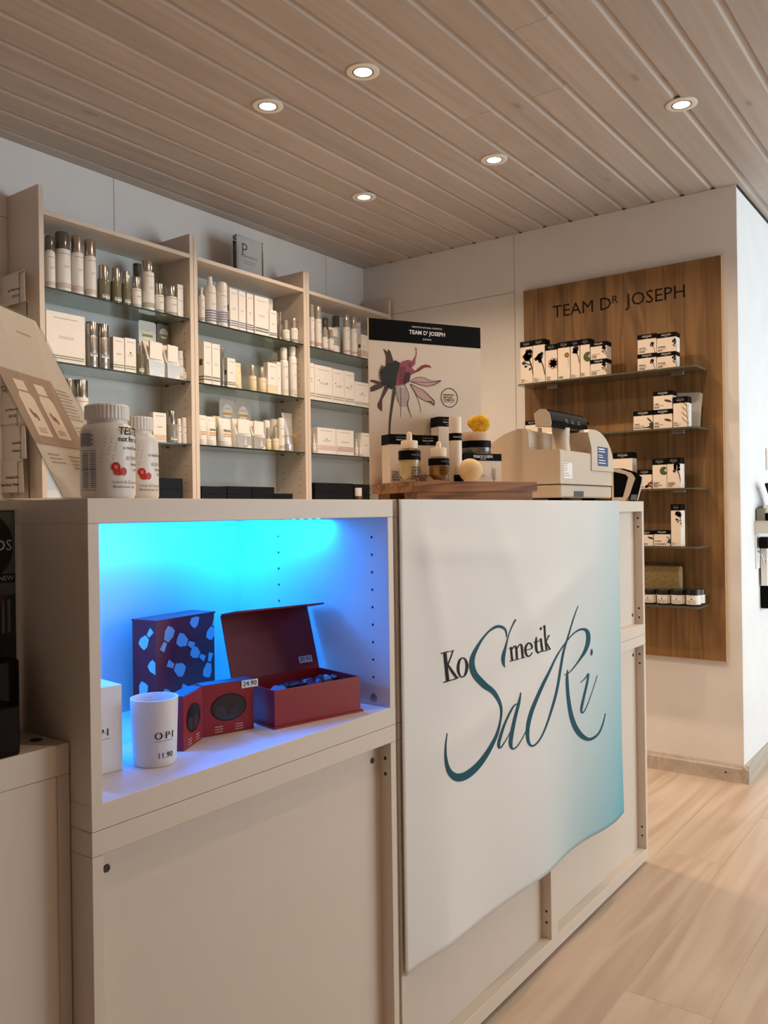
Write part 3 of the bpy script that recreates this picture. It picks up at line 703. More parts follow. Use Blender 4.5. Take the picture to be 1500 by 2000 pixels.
for q in range(5):
    for r_ in range(4): fl_.flat(frib([(530 + r_ * 32, 690 + q * 70, 5), (560 + r_ * 32, 720 + q * 70, 9), (530 + r_ * 32, 755 + q * 70, 5)]), f3, 3)
fl_.flat(fpoly([(690, 690), (780, 580), (830, 500), (845, 430), (820, 345), (850, 370), (855, 470), (830, 570), (830, 640), (760, 720)]), f1, 2)
fl_.flat(fpoly([(740, 830), (860, 740), (930, 680), (1000, 655), (1080, 670), (1115, 715), (1040, 700), (980, 715), (900, 770), (800, 810)]), f2, 4)
def petal(outline, vein, mi): fl_.flat(fpoly(outline), f1, mi); [fl_.flat(frib(v), f2, 3) for v in vein]
petal([(730, 950), (850, 880), (960, 885), (1080, 930), (1180, 935), (1290, 930), (1270, 970), (1170, 1030), (1050, 1050), (900, 1010)], [[(740, 960, 8), (900, 970, 8), (1100, 970, 10), (1280, 945, 20)], [(740, 960, 8), (900, 1010, 10), (1040, 1040, 8), (1180, 1000, 10), (1285, 945, 8)], [(740, 940, 5), (870, 880, 6), (1000, 890, 6), (1090, 940, 6)]], 5)
petal([(740, 1000), (860, 1060), (960, 1090), (1080, 1200), (1165, 1310), (1165, 1390), (1080, 1330), (980, 1290), (860, 1200)], [[(740, 1000, 12), (860, 1060, 10), (960, 1110, 9), (1090, 1230, 14), (1160, 1310, 20), (1160, 1385, 8)], [(740, 1010, 10), (850, 1200, 8), (1000, 1300, 8), (1100, 1320, 26), (1160, 1380, 10)]], 5)
petal([(480, 1040), (560, 1040), (650, 1080), (715, 1200), (710, 1330), (670, 1400), (560, 1400), (500, 1280), (470, 1120)], [[(560, 1050, 8), (565, 1200, 9), (570, 1500, 8), (555, 1600, 4)], [(640, 1030, 12), (690, 1120, 9), (715, 1230, 9), (690, 1370, 16), (760, 1600, 6)], [(480, 1060, 6), (500, 1200, 6), (540, 1320, 5)]], 6)
fl_.flat(frib([(740, 1010, 10), (840, 1200, 9), (890, 1320, 9), (930, 1505, 6)]), f2, 3)
fl_.flat(frib([(455, 1060, 45), (440, 1200, 55), (410, 1400, 42), (385, 1600, 36), (370, 1800, 30), (370, 2100, 30), (372, 2800, 30)]), f2, 7)
obj('flower_print', fl_, [mat('petal_brown', '4d2f27', .5), mat('flower_black', '1d1916', .5), mat('petal_rose', '9c4a58', .5, noise=.3, scale=300), mat('petal_wine', '4a1524', .5), mat('petal_red', '7d1f2c', .5), mat('petal_veil', 'c39f95', .5, noise=.15, scale=300), mat('petal_lilac', 'b6a19b', .5, noise=.2, scale=400), mat('stem_dark', '3b2d25', .5)], pc)
rc = pmap(877.5, 777); rr = pmap(893.5, 777)[0] - rc[0]
bd_ = MB(); ring = [(rc[0] + rr * math.cos(i / 32 * 2 * math.pi), rc[1] + rr * 1.0 * math.sin(i / 32 * 2 * math.pi), .0017) for i in range(33)]
bd_.flat(ribbon(ring, 1), front(-.0008))
for i, s in enumerate(('HIGHTECH', 'NATURAL', 'COSMETICS')): bd_.flat(text(s, .0064, rc[0] - rr * .74, rc[1] + .005 - i * .0065, bold=.02), front(-.0008))
bd_.flat(rect(rc[0] - rr * .74, rc[1] - .0115, rc[0] + rr * .5, rc[1] - .0105), front(-.0008))
obj('seal_print', bd_, INK, pc)

# botanical pictures printed on the cartons
BOT = {'black_blossom': '2a2420', 'grey_leaf': '33362c', 'pink': 'cf9d92', 'orange': 'b5813d', 'lavender': '2d2430', 'green': '4c5a2d', 'red': '8e1d1f', 'violet': '37293f', 'cream_herb': '8b8650', 'rosemary': '3f5a3a', 'brown_pod': '3a2a20'}
def botanic(kind, cx, cy, s):
    """flat plant picture centred at cx, cy, about s tall"""
    g = []; rnd = random.Random(len(kind) * 31 + int(abs(cx) * 1000)); k = s / 100.0
    P = lambda x, y: (cx + x * k, cy + y * k)
    def E(x, y, rx, ry, a=0): g.append(ell(*P(x, y), rx * k, ry * k, 9, a))
    def S(*pts): g.append(ribbon([(*P(x, y), w * k) for x, y, w in pts], 4))
    if kind in ('black_blossom', 'lavender', 'violet'):
        S((22, -60, 5), (14, -20, 5), (2, 12, 6))
        for i in range(14): a = rnd.uniform(0, 6.28); q = rnd.uniform(4, 22); E(-4 + q * math.cos(a), 26 + q * 1.2 * math.sin(a), 8, 9, a)
        if kind == 'black_blossom':
            S((14, -20, 4), (-12, -8, 4)); E(-18, -8, 9, 7); E(-10, -22, 7, 5); E(8, -34, 7, 4, .8)
    elif kind == 'pink':
        for i in range(7): a = i * .9; E(14 * math.cos(a), 14 * math.sin(a), 17, 13, a)
    elif kind == 'orange':
        for i in range(9): a = i * .7; E(10 * math.cos(a), 12 + 10 * math.sin(a), 7, 5, a)
        S((6, 0, 3), (10, -30, 3), (8, -60, 2))
    elif kind == 'grey_leaf':
        g.append(poly([P(-36, 46), P(-12, 34), P(8, 10), P(34, 2), P(36, -46), P(10, -52), P(-34, -34), P(-8, -20), P(-18, -4), P(4, 2), P(-20, 22)]))
    elif kind == 'green':
        g.append(poly([P(0, 0)] + [P(30 * math.cos(a), 30 * math.sin(a)) for a in [.75 + i * .33 for i in range(17)]]))
    elif kind == 'red':
        for i in range(24): x = rnd.uniform(-30, 36); E(x, rnd.uniform(-40, -40 + (x + 34) * .9), 6, 6)
    elif kind == 'rosemary' or kind == 'cream_herb':
        S((4, -60, 4), (0, 0, 3), (-2, 50, 2))
        for i in range(8): S((1, -50 + i * 12, 3), ((-1) ** i * 15, -34 + i * 12, 4), ((-1) ** i * 24, -22 + i * 12, 1))
    elif kind == 'brown_pod':
        S((-34, 14, 8), (-14, 8, 18), (8, 2, 18), (20, -4, 12), (26, -8, 3), (46, -20, 2))
    return merge(*g)
BANDM = BLACK
SIDEM = mat('carton_white_side', 'f2efec', .5)
def joseph(loc, rz, w, d, h, label, lines, bot=None, group=None, botpos=None, tint='ead9c8', botanic_side=None, band=None, botc=None, hide=()):
    """white carton with black top band, brand line, product name and a plant picture"""
    t = tag(obj('skincare_carton', MB().box(-w / 2, w / 2, -d / 2, d / 2, 0, h, c=.0006), mat('carton_' + tint, tint, .5, noise=.015, scale=30), loc=loc, rz=rz), label, 'carton', group)
    e = .0006; hb = band or min(.024, h * .24)
    obj('band', MB().box(-w / 2 - e, w / 2 + e, -d / 2 - e, d / 2 + e, h - hb, h + e), BANDM, t)
    y = -d / 2 - .0008
    b = MB(); b.flat(textw('TEAM Dr JOSEPH', w * .52, 0, h - hb * .60, bold=.015), front(y - .0006)); b.flat(textw('HIGHTECH NATURAL COSMETICS', w * .5, 0, h - hb * .30), front(y - .0006)); b.flat(textw('SÜDTIROL', w * .16, 0, h - hb * .84), front(y - .0006))
    obj('brand_text', b, WHITEINK, t)
    fs_ = min(.0078, (w * .62) / 6.2 * 1.0); n = len(lines); p = MB()
    for i, s in enumerate(lines):
        if s.strip('~'): p.flat(text(s.lstrip('~'), fs_, -w / 2 + w * .07, .006 + (n - 1 - i) * fs_ * .92, bold=0 if s[0] == '~' else .02), front(y), 1 if s[0] == '~' else 0)
    obj('product_text', p, [INK, GREYINK], t)
    if bot:
        bx, bz, bs = botpos or (w * .25, h * .42, min(h * .5, w * 1.2))
        vs_, fs2 = botanic(bot, bx, bz, bs)
        lim = w / 2; pic = MB(); side = []
        vs2 = [(min(max(a, -lim), lim), min(max(q, .001), h - hb)) for a, q in vs_]
        pic.flat((vs2, fs2), front(y + .0001)); o = obj('plant_picture', pic, mat('plant_' + bot, BOT[bot], .5, noise=.35, scale=260), t)
        if any(a > lim + .001 for a, q in vs_):      # the picture runs on around the corner
            pic = MB().flat(([(max(a - lim, 0) - d / 2, min(max(q, .001), h - hb)) for a, q in vs_], fs2), sideR(w / 2 + .0009))
            obj('plant_picture', pic, mat('plant_' + bot, BOT[bot], .5), t)
    return t

G_T = 'cosmetics on the wooden tray'
def boxat(u0, u1, d, vtop):
    p = at((u0 + u1) / 2, 900, d); w = (at(u1, 900, d) - at(u0, 900, d)).length / math.cos(.468); h = at(u0, vtop, d).z - TZW; return p, w, h
def tbox(u0, u1, vtop, d, dd, *a, **k):
    p, w, h = boxat(u0, u1, d, vtop); n = Vector((-math.sin(TA) * -1, 0, 0))
    q = Vector((p.x, p.y, TZW)) + rot2(TA, 0, dd / 2)
    return joseph(tuple(q), TA, w, dd, h, *a, group=G_T, **k)
tbox(762, 811, 849, 2.045, .046, 'white and black hyaluron serum carton at the tray\'s left side', ['HYALURON', 'AGE REPAIR', 'BOOSTER', 'SERUM'], 'violet', botpos=(.012, .07, .03), tint='e6d3bf')
tbox(815, 856, 851, 2.075, .040, 'white and black miracle drops carton behind the amber dropper bottle', ['', 'AGE REPAIR', 'MIRACLE', 'DROPS'], 'cream_herb', botpos=(.02, .06, .03), tint='e6d3bf')
tbox(857, 893, 815, 2.150, .040, 'tallest white and black carton on the tray, behind the white tube', ['', '', ''], 'red', botpos=(.015, .06, .03), tint='e6d3bf')
bigb = tbox(905, 981, 887, 2.06, .060, 'wide white and black moisturizing mask carton under the glass jar', ['INTENSE', '~MOISTURIZING', 'MASK'], 'rosemary', botpos=(.030, .020, .030), tint='e6d3bf')
def dropper(u0, u1, d, vs_, label, liquid, lines, tx):
    vp, vc, vb = vs_; p = tpos((u0 + u1) / 2, d); r = (u1 - u0) / 2 / F_PX * d
    z = lambda v: at((u0 + u1) / 2, v, d).z - TZW
    t = thing('dropper_bottle', label, 'bottle', p, R(-42), group=G_T)
    hb = z(vb); hc = z(vc); hp = z(vp)
    gb = obj('glass_body', MB().lathe([(0, 0), (r * .95, 0), (r, .002), (r, hb - .006), (r * .93, hb - .001), (r * .72, hb), (0, hb)], 32), glass('flacon_glass', 'eef0ea', 1.0, .02, 1.5), t, smooth=40)
    obj('liquid', MB().lathe([(0, .010), (r * .55, .006), (r * .93, .016), (r * .93, hb - .010), (0, hb - .010)], 28), liquid, t, smooth=40)
    lb = MB().flat(wrect(-r * 3.14, 0, r * 3.14, hb * .28, 32), wrap(r + .0003, hb * .66)); ll = obj('label_band', lb, BLACK, gb)
    tx_ = MB(); w = wrap(r + .0005)
    for i, s in enumerate(lines): tx_.flat(text(s, .0072, tx, .030 - i * .0066, bold=.02), w)
    obj('product_text', tx_, INK, gb)
    wt = MB().flat(text("TEAM D' JOSEPH", .0052, -.002, hb * .78), wrap(r + .0007)); obj('brand_text', wt, GREYINK, gb)
    obj('collar', MB().lathe([(0, hb + .0003), (r * .76, hb + .0003), (r * .77, hc - .002), (r * .72, hc), (0, hc)], 28), mat('cream_cap', 'e3cfba', .45), t, smooth=40)
    obj('pipette', MB().lathe([(0, hc), (r * .25, hc), (r * .26, hp - .008), (r * .2, hp - .002), (0, hp)], 20), mat('cream_rubber', 'e6d6c4', .5), t, smooth=50)
dropper(779, 822, 1.965, (843, 861, 877), 'dropper bottle of pale cream serum on the wooden tray', mat('cream_serum', 'd8bd92', .3, sub=.0), ['HYALURON', 'AGE REPAIR', 'BOOSTER', 'SERUM'], -.002)
dropper(837, 878, 1.985, (862, 875, 893), 'dropper bottle of amber oil on the wooden tray', mat('amber_oil', 'b07a22', .2), ['AGE REPAIR', 'MIRACLE', 'DROPS'], -.004)
# white tube
d = 2.035; p = tpos(890.5, d); r = 12.5 / F_PX * d; z = lambda v: at(890, v, d).z - TZW
t = thing('spray_bottle', 'slim white cylindrical bottle with black label band on the tray', 'bottle', p, R(-50), group=G_T)
hb = z(847); ht_ = z(815)
bo = obj('body', MB().lathe([(0, 0), (r * .96, 0), (r, .002), (r, hb), (0, hb)], 28), mat('cream_plastic', 'e8d8c6', .4), t, smooth=40)
obj('cap', MB().lathe([(0, hb + .0006), (r * .985, hb + .0006), (r * .985, ht_ - .003), (r * .93, ht_), (0, ht_)], 28), mat('cream_plastic', 'e8d8c6', .4), t, smooth=40)
obj('label_band', MB().flat(wrect(-r * 3.14, 0, r * 3.14, hb - z(861), 28), wrap(r + .0003, z(861))), BLACK, bo)
obj('brand_text', MB().flat(text("TEAM D' JOSEPH", .0055, -.008, z(856)), wrap(r + .0006)), WHITEINK, bo)
obj('product_text', MB().flat(merge(text('CLEAN', .006, -.004, .034), text('DETOX', .006, -.004, .028), text('BALM', .006, -.004, .022)), wrap(r + .0004)), mat('coral_ink', 'c96a4a', .5), bo)
# jar on the wide carton, sponges
d = 2.085; jp = at(942, 900, d); bz = bigb.location.z + (bigb.dimensions.z if False else (at(943, 887, 2.06).z - TZW)) + .0008
jt = thing('cream_jar', 'glass cream jar with beige lid standing on the mask carton', 'jar', (bigb.location.x, bigb.location.y, bz), R(-42), group=G_T)
r = 28.5 / F_PX * d; hj = at(942, 845, d).z - bz; hl = at(942, 862, d).z - bz
r = min(r, .0365)
jg = obj('glass_body', MB().lathe([(0, 0), (r * .95, 0), (r, .003), (r, hl - .001), (0, hl - .001)], 36), mat('smoky_glass', '6f6c62', .12, spec=.8), jt, smooth=40)
obj('label_band', MB().flat(wrect(-r * 3.14, 0, r * 3.14, hl * .5, 36), wrap(r + .0003, hl * .48)), BLACK, jg)
obj('product_text', MB().flat(merge(text('INTENSE', .005, -.004, .009), text('MOISTURIZING MASK', .005, -.012, .003)), wrap(r + .0005)), INK, jg)
obj('lid', MB().lathe([(0, hl), (r * 1.01, hl), (r * 1.02, hl + .001), (r * 1.02, hj - .003), (r * .99, hj), (0, hj)], 36), mat('beige_lid', 'd8b99c', .5, noise=.05, scale=60), jt, smooth=40)
def blob(name, label, cat, c, rx, ry, rz_, m, seed, rough=.12, ns=18, nr=28):
    rnd = random.Random(seed); ph = [(rnd.uniform(-1, 1), rnd.uniform(-1, 1), rnd.uniform(-1, 1), rnd.uniform(0, 6.28)) for _ in range(7)]
    vs = []; fs = []
    for j in range(ns + 1):
        th_ = math.pi * j / ns
        for i in range(nr):
            a = 2 * math.pi * i / nr; n = Vector((math.sin(th_) * math.cos(a), math.sin(th_) * math.sin(a), math.cos(th_)))
            k = 1 + rough * sum(math.sin(3.2 * (n.x * q[0] + n.y * q[1] + n.z * q[2]) + q[3]) for q in ph) / 3.0
            z_ = n.z * rz_ * k; z_ = max(z_, -rz_ * .93); vs.append((n.x * rx * k, n.y * ry * k, z_ + rz_ * .93))
    for j in range(ns):
        for i in range(nr): fs.append((j * nr + i, j * nr + (i + 1) % nr, (j + 1) * nr + (i + 1) % nr, (j + 1) * nr + i))
    return tag(obj(name, MB().add(vs, fs), m, loc=c, smooth=80), label, cat)
jl = jt.location
blob('sea_sponge', 'yellow natural sponge sitting on top of the cream jar', 'sponge', (jl.x + .004, jl.y - .006, bz + hj), .027, .025, .0235, mat('yellow_sponge', 'd9a524', .9, noise=.25, scale=120, bump=1.0), 3, .16)
rs = 24.0 / F_PX * 1.955
p = tpos(919, 1.955)
blob('konjac_sponge', 'round cream sponge ball lying on the wooden tray', 'sponge', p, rs, rs, rs * .95, mat('cream_sponge', 'dcbd8f', .9, noise=.08, scale=150, bump=.4), 5, .02)
p = tpos(896, 2.0)
t = thing('small_jar', 'small black lidded jar half hidden behind the round sponge', 'jar', (p[0], p[1], TZW))
obj('body', MB().lathe([(0, 0), (.011, 0), (.0115, .002), (.0115, .008), (0, .008)], 20), BLACK, t, smooth=40)
obj('lid', MB().lathe([(0, .008), (.012, .008), (.012, .016), (.011, .017), (0, .017)], 20), mat('black_gloss', '060505', .06, spec=.22), t, smooth=40)
lv = [tuple(Vector(tpos(960, 2.06)) + rot2(TA, a, b)) for a, b in ((0, 0), (.085, -.002), (.087, .05), (.004, .055))]
tag(obj('paper_slip', MB().add([(x, y, TZW + .0004 + k) for k in (0, .0012) for x, y, z in lv], [(0, 1, 2, 3), (7, 6, 5, 4), (0, 4, 5, 1), (1, 5, 6, 2), (2, 6, 7, 3), (3, 7, 4, 0)]), mat('tan_paper', 'c9a07a', .6)), 'tan paper slip lying flat at the right end of the tray', 'paper')
# ------------------------------------------------------------------ cash register, card terminal
REG = mat('register_beige', 'c8b8a4', .45, noise=.02, scale=200, bump=.05)
REGD = mat('register_lower', 'bfae9a', .45)
BGL = mat('black_gloss', '060505', .06, spec=.22)
RX, RY = 2.087, .952
t = thing('cash_register', 'beige cash register with black customer display on the counter', 'cash register', (RX, RY, CT))
rz_ = lambda u, v, x, y: (ORG + ray(u, v) * (depth((x, y, CT)))).z - CT
RW = .372
# lower body: side profile (y, z) rising from the keyboard side to the customer side
side = [(0, .012), (0, .138), (.060, .152), (.100, .196), (.118, .197), (.290, .120), (.30, .012)]
low = [(0, .012), (.30, .012), (.30, .046), (0, .046)]
obj('base', MB().box(0, RW - .012, 0, .30, .010, .046, c=.004), REGD, t)
hous = [(0, .0465), (.30, .0465), (.30, .105), (.26, .135), (.165, .188), (.125, .200), (.098, .199), (.092, .190), (.090, .150), (.084, .141), (0.004, .138), (0, .134)]
obj('housing', MB().prism(hous, 'X', 0, .030), REG, t)
obj('housing_rear', MB().prism([(0, .0465), (.30, .0465), (.30, .105), (.26, .135), (.092, .135), (0.004, .137), (0, .133)], 'X', .0302, RW - .010), REG, t)
obj('housing_wall', MB().prism([(.098, .135), (.26, .135), (.165, .186), (.125, .197), (.100, .196)], 'X', .0302, .205), REG, t)
# curved printer cover at the right
arc = [(.150, .0900), (.150, .1385)] + [(.165 + .0 + .0, .181)]
cov = [(.205, .088), (.205, .150), (.180, .195), (.190, .2035)] + [(.225 + .150 * math.sin(a), .205 - .115 * (1 - math.cos(a))) for a in [i * R(90) / 10 for i in range(11)]]
cov[-1] = (RW - .004, .088)
obj('printer_cover', MB().prism(cov, 'Y', -.003, .255), REG, t, smooth=30)
obj('cover_seam', MB().box(.203, RW - .012, -.0012, .0, .0872, .0882), DARK, t)
obj('body_seam', MB().box(0, RW - .011, -.0008, .30, .0455, .0468), DARK, t)
for x in (.05, .28): obj('foot', MB().box(x, x + .05, .02, .06, 0, .0102), BLACK, t)
obj('latch', MB().box(.085, .150, -.0008, .004, .012, .028), mat('register_slot', '3a322b', .5), t)
# customer display on its post
obj('display_post', MB().prism([(.110, .0), (.158, .0), (.160, .02), (.158, .075), (.112, .075)], 'X', 0, .04), REG, t, loc=(.075, -.062, .137)) if False else obj('display_post', MB().lathe([(0, 0), (.026, 0), (.023, .03), (.025, .066), (0, .066)], 24), REG, t, loc=(.105, .045, .1375), smooth=50)
dp = [(-.020, .000), (.026, .004), (.030, .040), (.012, .052), (-.006, .050), (-.017, .036), (-.022, .012)]
DX = thing  # noqa
dsp = obj('display', MB().prism(dp, 'X', -.010, .232), BGL, t, loc=(.012, .045, .198), smooth=40)
obj('display_end', MB().prism([(y * .96, z * .96 + .001) for y, z in dp], 'X', -.0135, -.0102), REG, t, loc=(.012, .045, .198))
dg = MB().flat(textw('m . ac . ac', .1, .13, 0), lambda a, b: (a, -.0228 + (b + .006) * .21, .018 + b))
obj('display_digits', dg, mat('dim_segments', '77706a', .4), dsp)
st_ = MB().flat(rect(.013, .066, .088, .118), front(-.0035)); stk = obj('white_sticker', MB().flat(rect(.018, .062, .075, .104), front(-.0006)), mat('sticker_white', 'ece7e0', .5), t)
sm = MB()
for i, (z, w) in enumerate(((.100, .03), (.094, .02), (.088, .024), (.082, .02), (.074, .03), (.068, .04))): sm.flat(rect(.021, .062 + (z - .062), .021 + w, z + .0016), front(-.0009))
sm.flat(rect(.060, .080, .072, .100), front(-.0009)) if False else None
obj('sticker_text', sm, GREYINK, stk)
bs = obj('blue_sticker', MB().flat(rect(.248, .103, .325, .158), front(-.0036)), mat('sticker_blue', '2c3a66', .5), t)
sm = MB()
for i, (a, w, h_) in enumerate(((.150, .045, .0035), (.143, .05, .0025), (.133, .03, .002), (.127, .035, .002), (.118, .05, .002), (.110, .055, .0025))): sm.flat(rect(.253, a, .253 + w, a + h_), front(-.0040))
obj('sticker_text', sm, WHITEINK, bs)
# card terminal
tp = at(1199, 965, 2.600)
t = thing('card_terminal', 'black and beige card payment terminal right of the cash register', 'card terminal', (tp.x, tp.y, CT), R(-54))
FR = mat('terminal_beige', 'cbb9a2', .4)
kx, kz = .65, .74
def sc_(pts): return [(a * kx, b * kz) for a, b in pts]
obj('cradle', MB().prism(sc_([(-.004, 0), (.052, 0), (.075, .030), (.100, .098), (.085, .118), (.030, .135), (-.004, .136)]), 'Y', 0, .012), FR, t, smooth=30)
obj('screen', MB().prism(sc_([(.000, .018), (.042, .018), (.068, .100), (.056, .112), (.000, .124)]), 'Y', -.0006, .002), BGL, t)
obj('hood', MB().prism(sc_([(.006, .138), (.050, .137), (.105, .122), (.136, .100), (.132, .078), (.110, .010), (.098, .0), (.074, .0), (.072, .012), (.090, .060), (.106, .095), (.096, .112), (.060, .128)]), 'Y', .006, .050), BGL, t, smooth=30)
obj('hood_rim', MB().prism(sc_([(.110, .004), (.116, .006), (.140, .078), (.1435, .101), (.136, .1035), (.133, .08)]), 'Y', .004, .052), mat('white_rim', 'e8e4de', .35), t, smooth=30)
obj('keypad', MB().prism(sc_([(.078, .006), (.106, .006), (.112, .028), (.084, .028)]), 'Y', .003, .0058), mat('keypad_grey', '6f706c', .4), t)

# ------------------------------------------------------------------ things in the blue-lit niche
NZ_ = NU
def nfloor(u, v): return onZ(u, v, NZ_)
# price/brand lettering
# white carton
def serif_opi(h, x, y, align='L'):
    """the three serif capitals with raised dots between them"""
    k = h; q = []
    S_ = lambda *p_: q.append(ribbon([(a * k, b * k, w * k) for a, b, w in p_], 1))
    q.append(ribbon([(( .40 + .36 * math.cos(t_)) * k, (.36 + .36 * math.sin(t_)) * k, (.05 + .10 * abs(math.cos(t_))) * k) for t_ in [i * R(18) for i in range(21)]], 1))
    q.append(ell(.98 * k, .33 * k, .055 * k, .055 * k, 10))
    S_((1.30, 0, .13), (1.30, .72, .13)); S_((1.16, .02, .04), (1.46, .02, .04)); S_((1.16, .70, .04), (1.40, .70, .04))
    q.append(ribbon([(a * k, b * k, w * k) for a, b, w in ((1.32, .70, .04), (1.55, .70, .06), (1.68, .60, .12), (1.68, .46, .12), (1.55, .35, .06), (1.32, .34, .04))], 4))
    q.append(ell(1.90 * k, .33 * k, .055 * k, .055 * k, 10))
    S_((2.20, 0, .13), (2.20, .72, .13)); S_((2.05, .02, .04), (2.35, .02, .04)); S_((2.05, .70, .04), (2.35, .70, .04))
    return tr(merge(*q), x - (2.35 * k if align == 'R' else .04 * k), y)
p = nfloor(240, 1503); w = .075
cw = tag(obj('candle_carton', MB().box(-w, 0, 0, .070, 0, .118, c=.0005), WHITEC, loc=(p.x, p.y, NZ_ + .0002), rz=R(-8)), 'white carton with brand lettering at the niche\'s left edge', 'carton')
obj('brand_text', MB().flat(merge(serif_opi(.0125, -.020, .052, 'R'), rect(-.045, .047, -.018, .0474)), front(-.0005)), INK, cw)
obj('lid_edge', MB().box(-w, 0, -.0004, .0702, .1165, .1184), WHITEC, cw)
# candle cup
d = 1.150; p = at(303, 1505, d); rt, rb, hh_ = .0335, .0300, .0935
p = onZ(303, 1489, NZ_)
t = thing('candle_cup', 'white candle cup priced 11.90 at the front of the niche', 'candle', (p.x, p.y, NZ_ + .0003), R(-53))
bo = obj('cup', MB().lathe([(0, 0), (rb * .95, 0), (rb, .003), (rt, hh_), (rt - .0025, hh_), (rt - .003, hh_ - .012), (0, hh_ - .014)], 40), WHITEP, t, smooth=45)
def cone(z0): return lambda a, b: ((rb + (rt - rb) * (b / hh_) + .0005) * math.sin(a / .032), -(rb + (rt - rb) * (b / hh_) + .0005) * math.cos(a / .032), b)
mb = MB(); mb.flat(serif_opi(.0125, .009, .0400), cone(0)); mb.flat(wrect(.009, .0365, .036, .0369), cone(0))
obj('brand_text', mb, INK, bo)
obj('price', MB().flat(text('11.90', .0115, .0135, .0125), cone(0)), INK, bo)
RED = mat('red_carton', '8e1519', .4, noise=.06, scale=40)
REDD = mat('red_board', '7c1216', .5, noise=.05, scale=40)
PALE = mat('pale_patch', 'b9b4b0', .45)
# tall red gift box
p = nfloor(307, 1405); q = nfloor(428, 1372)
ang = math.atan2(q.y - p.y, q.x - p.x); bw, bdp, bh = .150, .058, .169
p = onZ(307, 1401, NZ_)
t = thing('gift_box', 'tall red gift box with pale patches standing at the back of the niche', 'gift box', (p.x, p.y, NZ_ + .0002), R(6))
gb = obj('box', MB().box(0, bw, 0, bdp, .003, bh - .003), RED, t)
obj('board', MB().box(-.002, bw + .002, -.002, bdp, 0, .003), RED, t); obj('top_board', MB().box(-.002, bw + .002, -.002, bdp, bh - .003, bh), RED, t)
def patch(cx, cy, s, a):
    body = [(-.5, -.25), (.1, -.5), (.55, -.40), (.62, 0), (.55, .40), (.1, .5), (-.5, .25)]; capp = [(-1.3, -.26), (-.62, -.17), (-.62, .17), (-1.3, .26)]
    f = lambda p_: (cx + s * (p_[0] * math.cos(a) - p_[1] * math.sin(a)), cy + s * (p_[0] * math.sin(a) + p_[1] * math.cos(a)))
    return merge(poly([f(p_) for p_ in body]), poly([f(p_) for p_ in capp]))
def clipg(g, x0, x1, y0, y1): return [(min(max(a, x0), x1), min(max(b, y0), y1)) for a, b in g[0]], g[1]
pp = merge(*[clipg(patch(*a), .001, bw - .001, .004, bh - .004) for a in ((.030, .140, .024, 1.0), (.065, .125, .025, 2.7), (.098, .158, .022, 4.0), (.140, .130, .022, 4.2), (.055, .075, .025, -.5), (.130, .062, .024, 4.4), (.098, .098, .022, 2.6), (.02, .03, .024, 1.0), (.09, .03, .024, -.4))])
obj('patches', MB().flat(pp, front(-.0006)), PALE, gb)
pp = merge(*[clipg(patch(*a), .002, bdp - .002, .004, bh - .004) for a in ((.030, .130, .022, 4.0), (.052, .085, .022, 2.4), (.025, .045, .022, 1.2))])
obj('patches', MB().flat(pp, lambda a, b: (-.0006, bdp - a, b)), PALE, gb)
# folded windowed carton pair
p = nfloor(397, 1441)
def winbox(name, label, p, rz, w, dep, h, left, price=None, textlines=True):
    t = thing(name, label, 'gift box', (p.x, p.y, NZ_ + .0002), rz)
    x0, x1 = (-w, 0) if left else (0, w)
    bx = obj('box', MB().box(x0, x1, 0, dep, 0, h, c=.0005), RED, t)
    obj('lid_flap', MB().box(x0 + .001, x1 - .001, .001, dep - .001, h, h + .0008), mat('blue_black_flap', '2a2436', .5), t)
    cx = (x0 + x1) / 2; wn = MB()
    wn.flat(ell(cx, h * .52, w * .34, h * .26, 24), front(-.0006)); o = obj('window', wn, mat('dark_window', '15141a', .15, spec=.8), bx)
    rim = [(cx + w * .34 * math.cos(i / 30 * 2 * math.pi), h * .52 + h * .26 * math.sin(i / 30 * 2 * math.pi), .0013) for i in range(31)]
    obj('window_rim', MB().flat(ribbon(rim, 1), front(-.0009)), INK, bx)
    gl = MB()
    for dx in (-.16, .12): gl.flat(ell(cx + w * dx, h * .45, w * .12, h * .12, 14), front(-.0008))
    obj('contents', gl, mat('window_contents', '3a3236', .2, noise=.3, scale=200), bx)
    tx = MB()
    for dx in (-.2, .2):
        for i in range(3): tx.flat(rect(cx + w * dx - .007, h * .15 - i * .004, cx + w * dx + .007, h * .15 - i * .004 + .0012), front(-.0006))
    obj('print', tx, mat('pale_ink', 'cdb9b4', .5), bx)
    if price: price_tag(t, cx + w * .42, h * .93, price, front(-.0012))
    return t
def price_tag(parent, cx, cz, s, mp, w=.030, h=.0125, tilt=.05):
    g = tr(rect(-w / 2, -h / 2, w / 2, h / 2), cx, cz); o = obj('price_label', MB().flat(g, mp), mat('label_white', 'e9e6e2', .5), parent)
    f2 = lambda a, b: tuple(Vector(mp(a, b)) + (Vector(mp(0, 0)) * 0))
    g = textw(s, w * .82, cx, cz - h * .27); q0, q1, q2 = Vector(mp(0, 0)), Vector(mp(1, 0)), Vector(mp(0, 1)); n = (q1 - q0).cross(q2 - q0).normalized() * .0004
    obj('price_text', MB().flat(g, lambda a, b: tuple(Vector(mp(a, b)) + n)), INK, o)
winbox('windowed_carton', 'small red windowed carton priced 24.90, facing forward', p, R(-17), .090, .028, .081, False, '24.90')
pn = nfloor(359, 1468); vv = Vector((p.x - pn.x, p.y - pn.y))
winbox('windowed_carton', 'small red windowed carton turned sideways beside the candle cup', pn, math.atan2(vv.y, vv.x), vv.length - .0015, .027, .081, False)
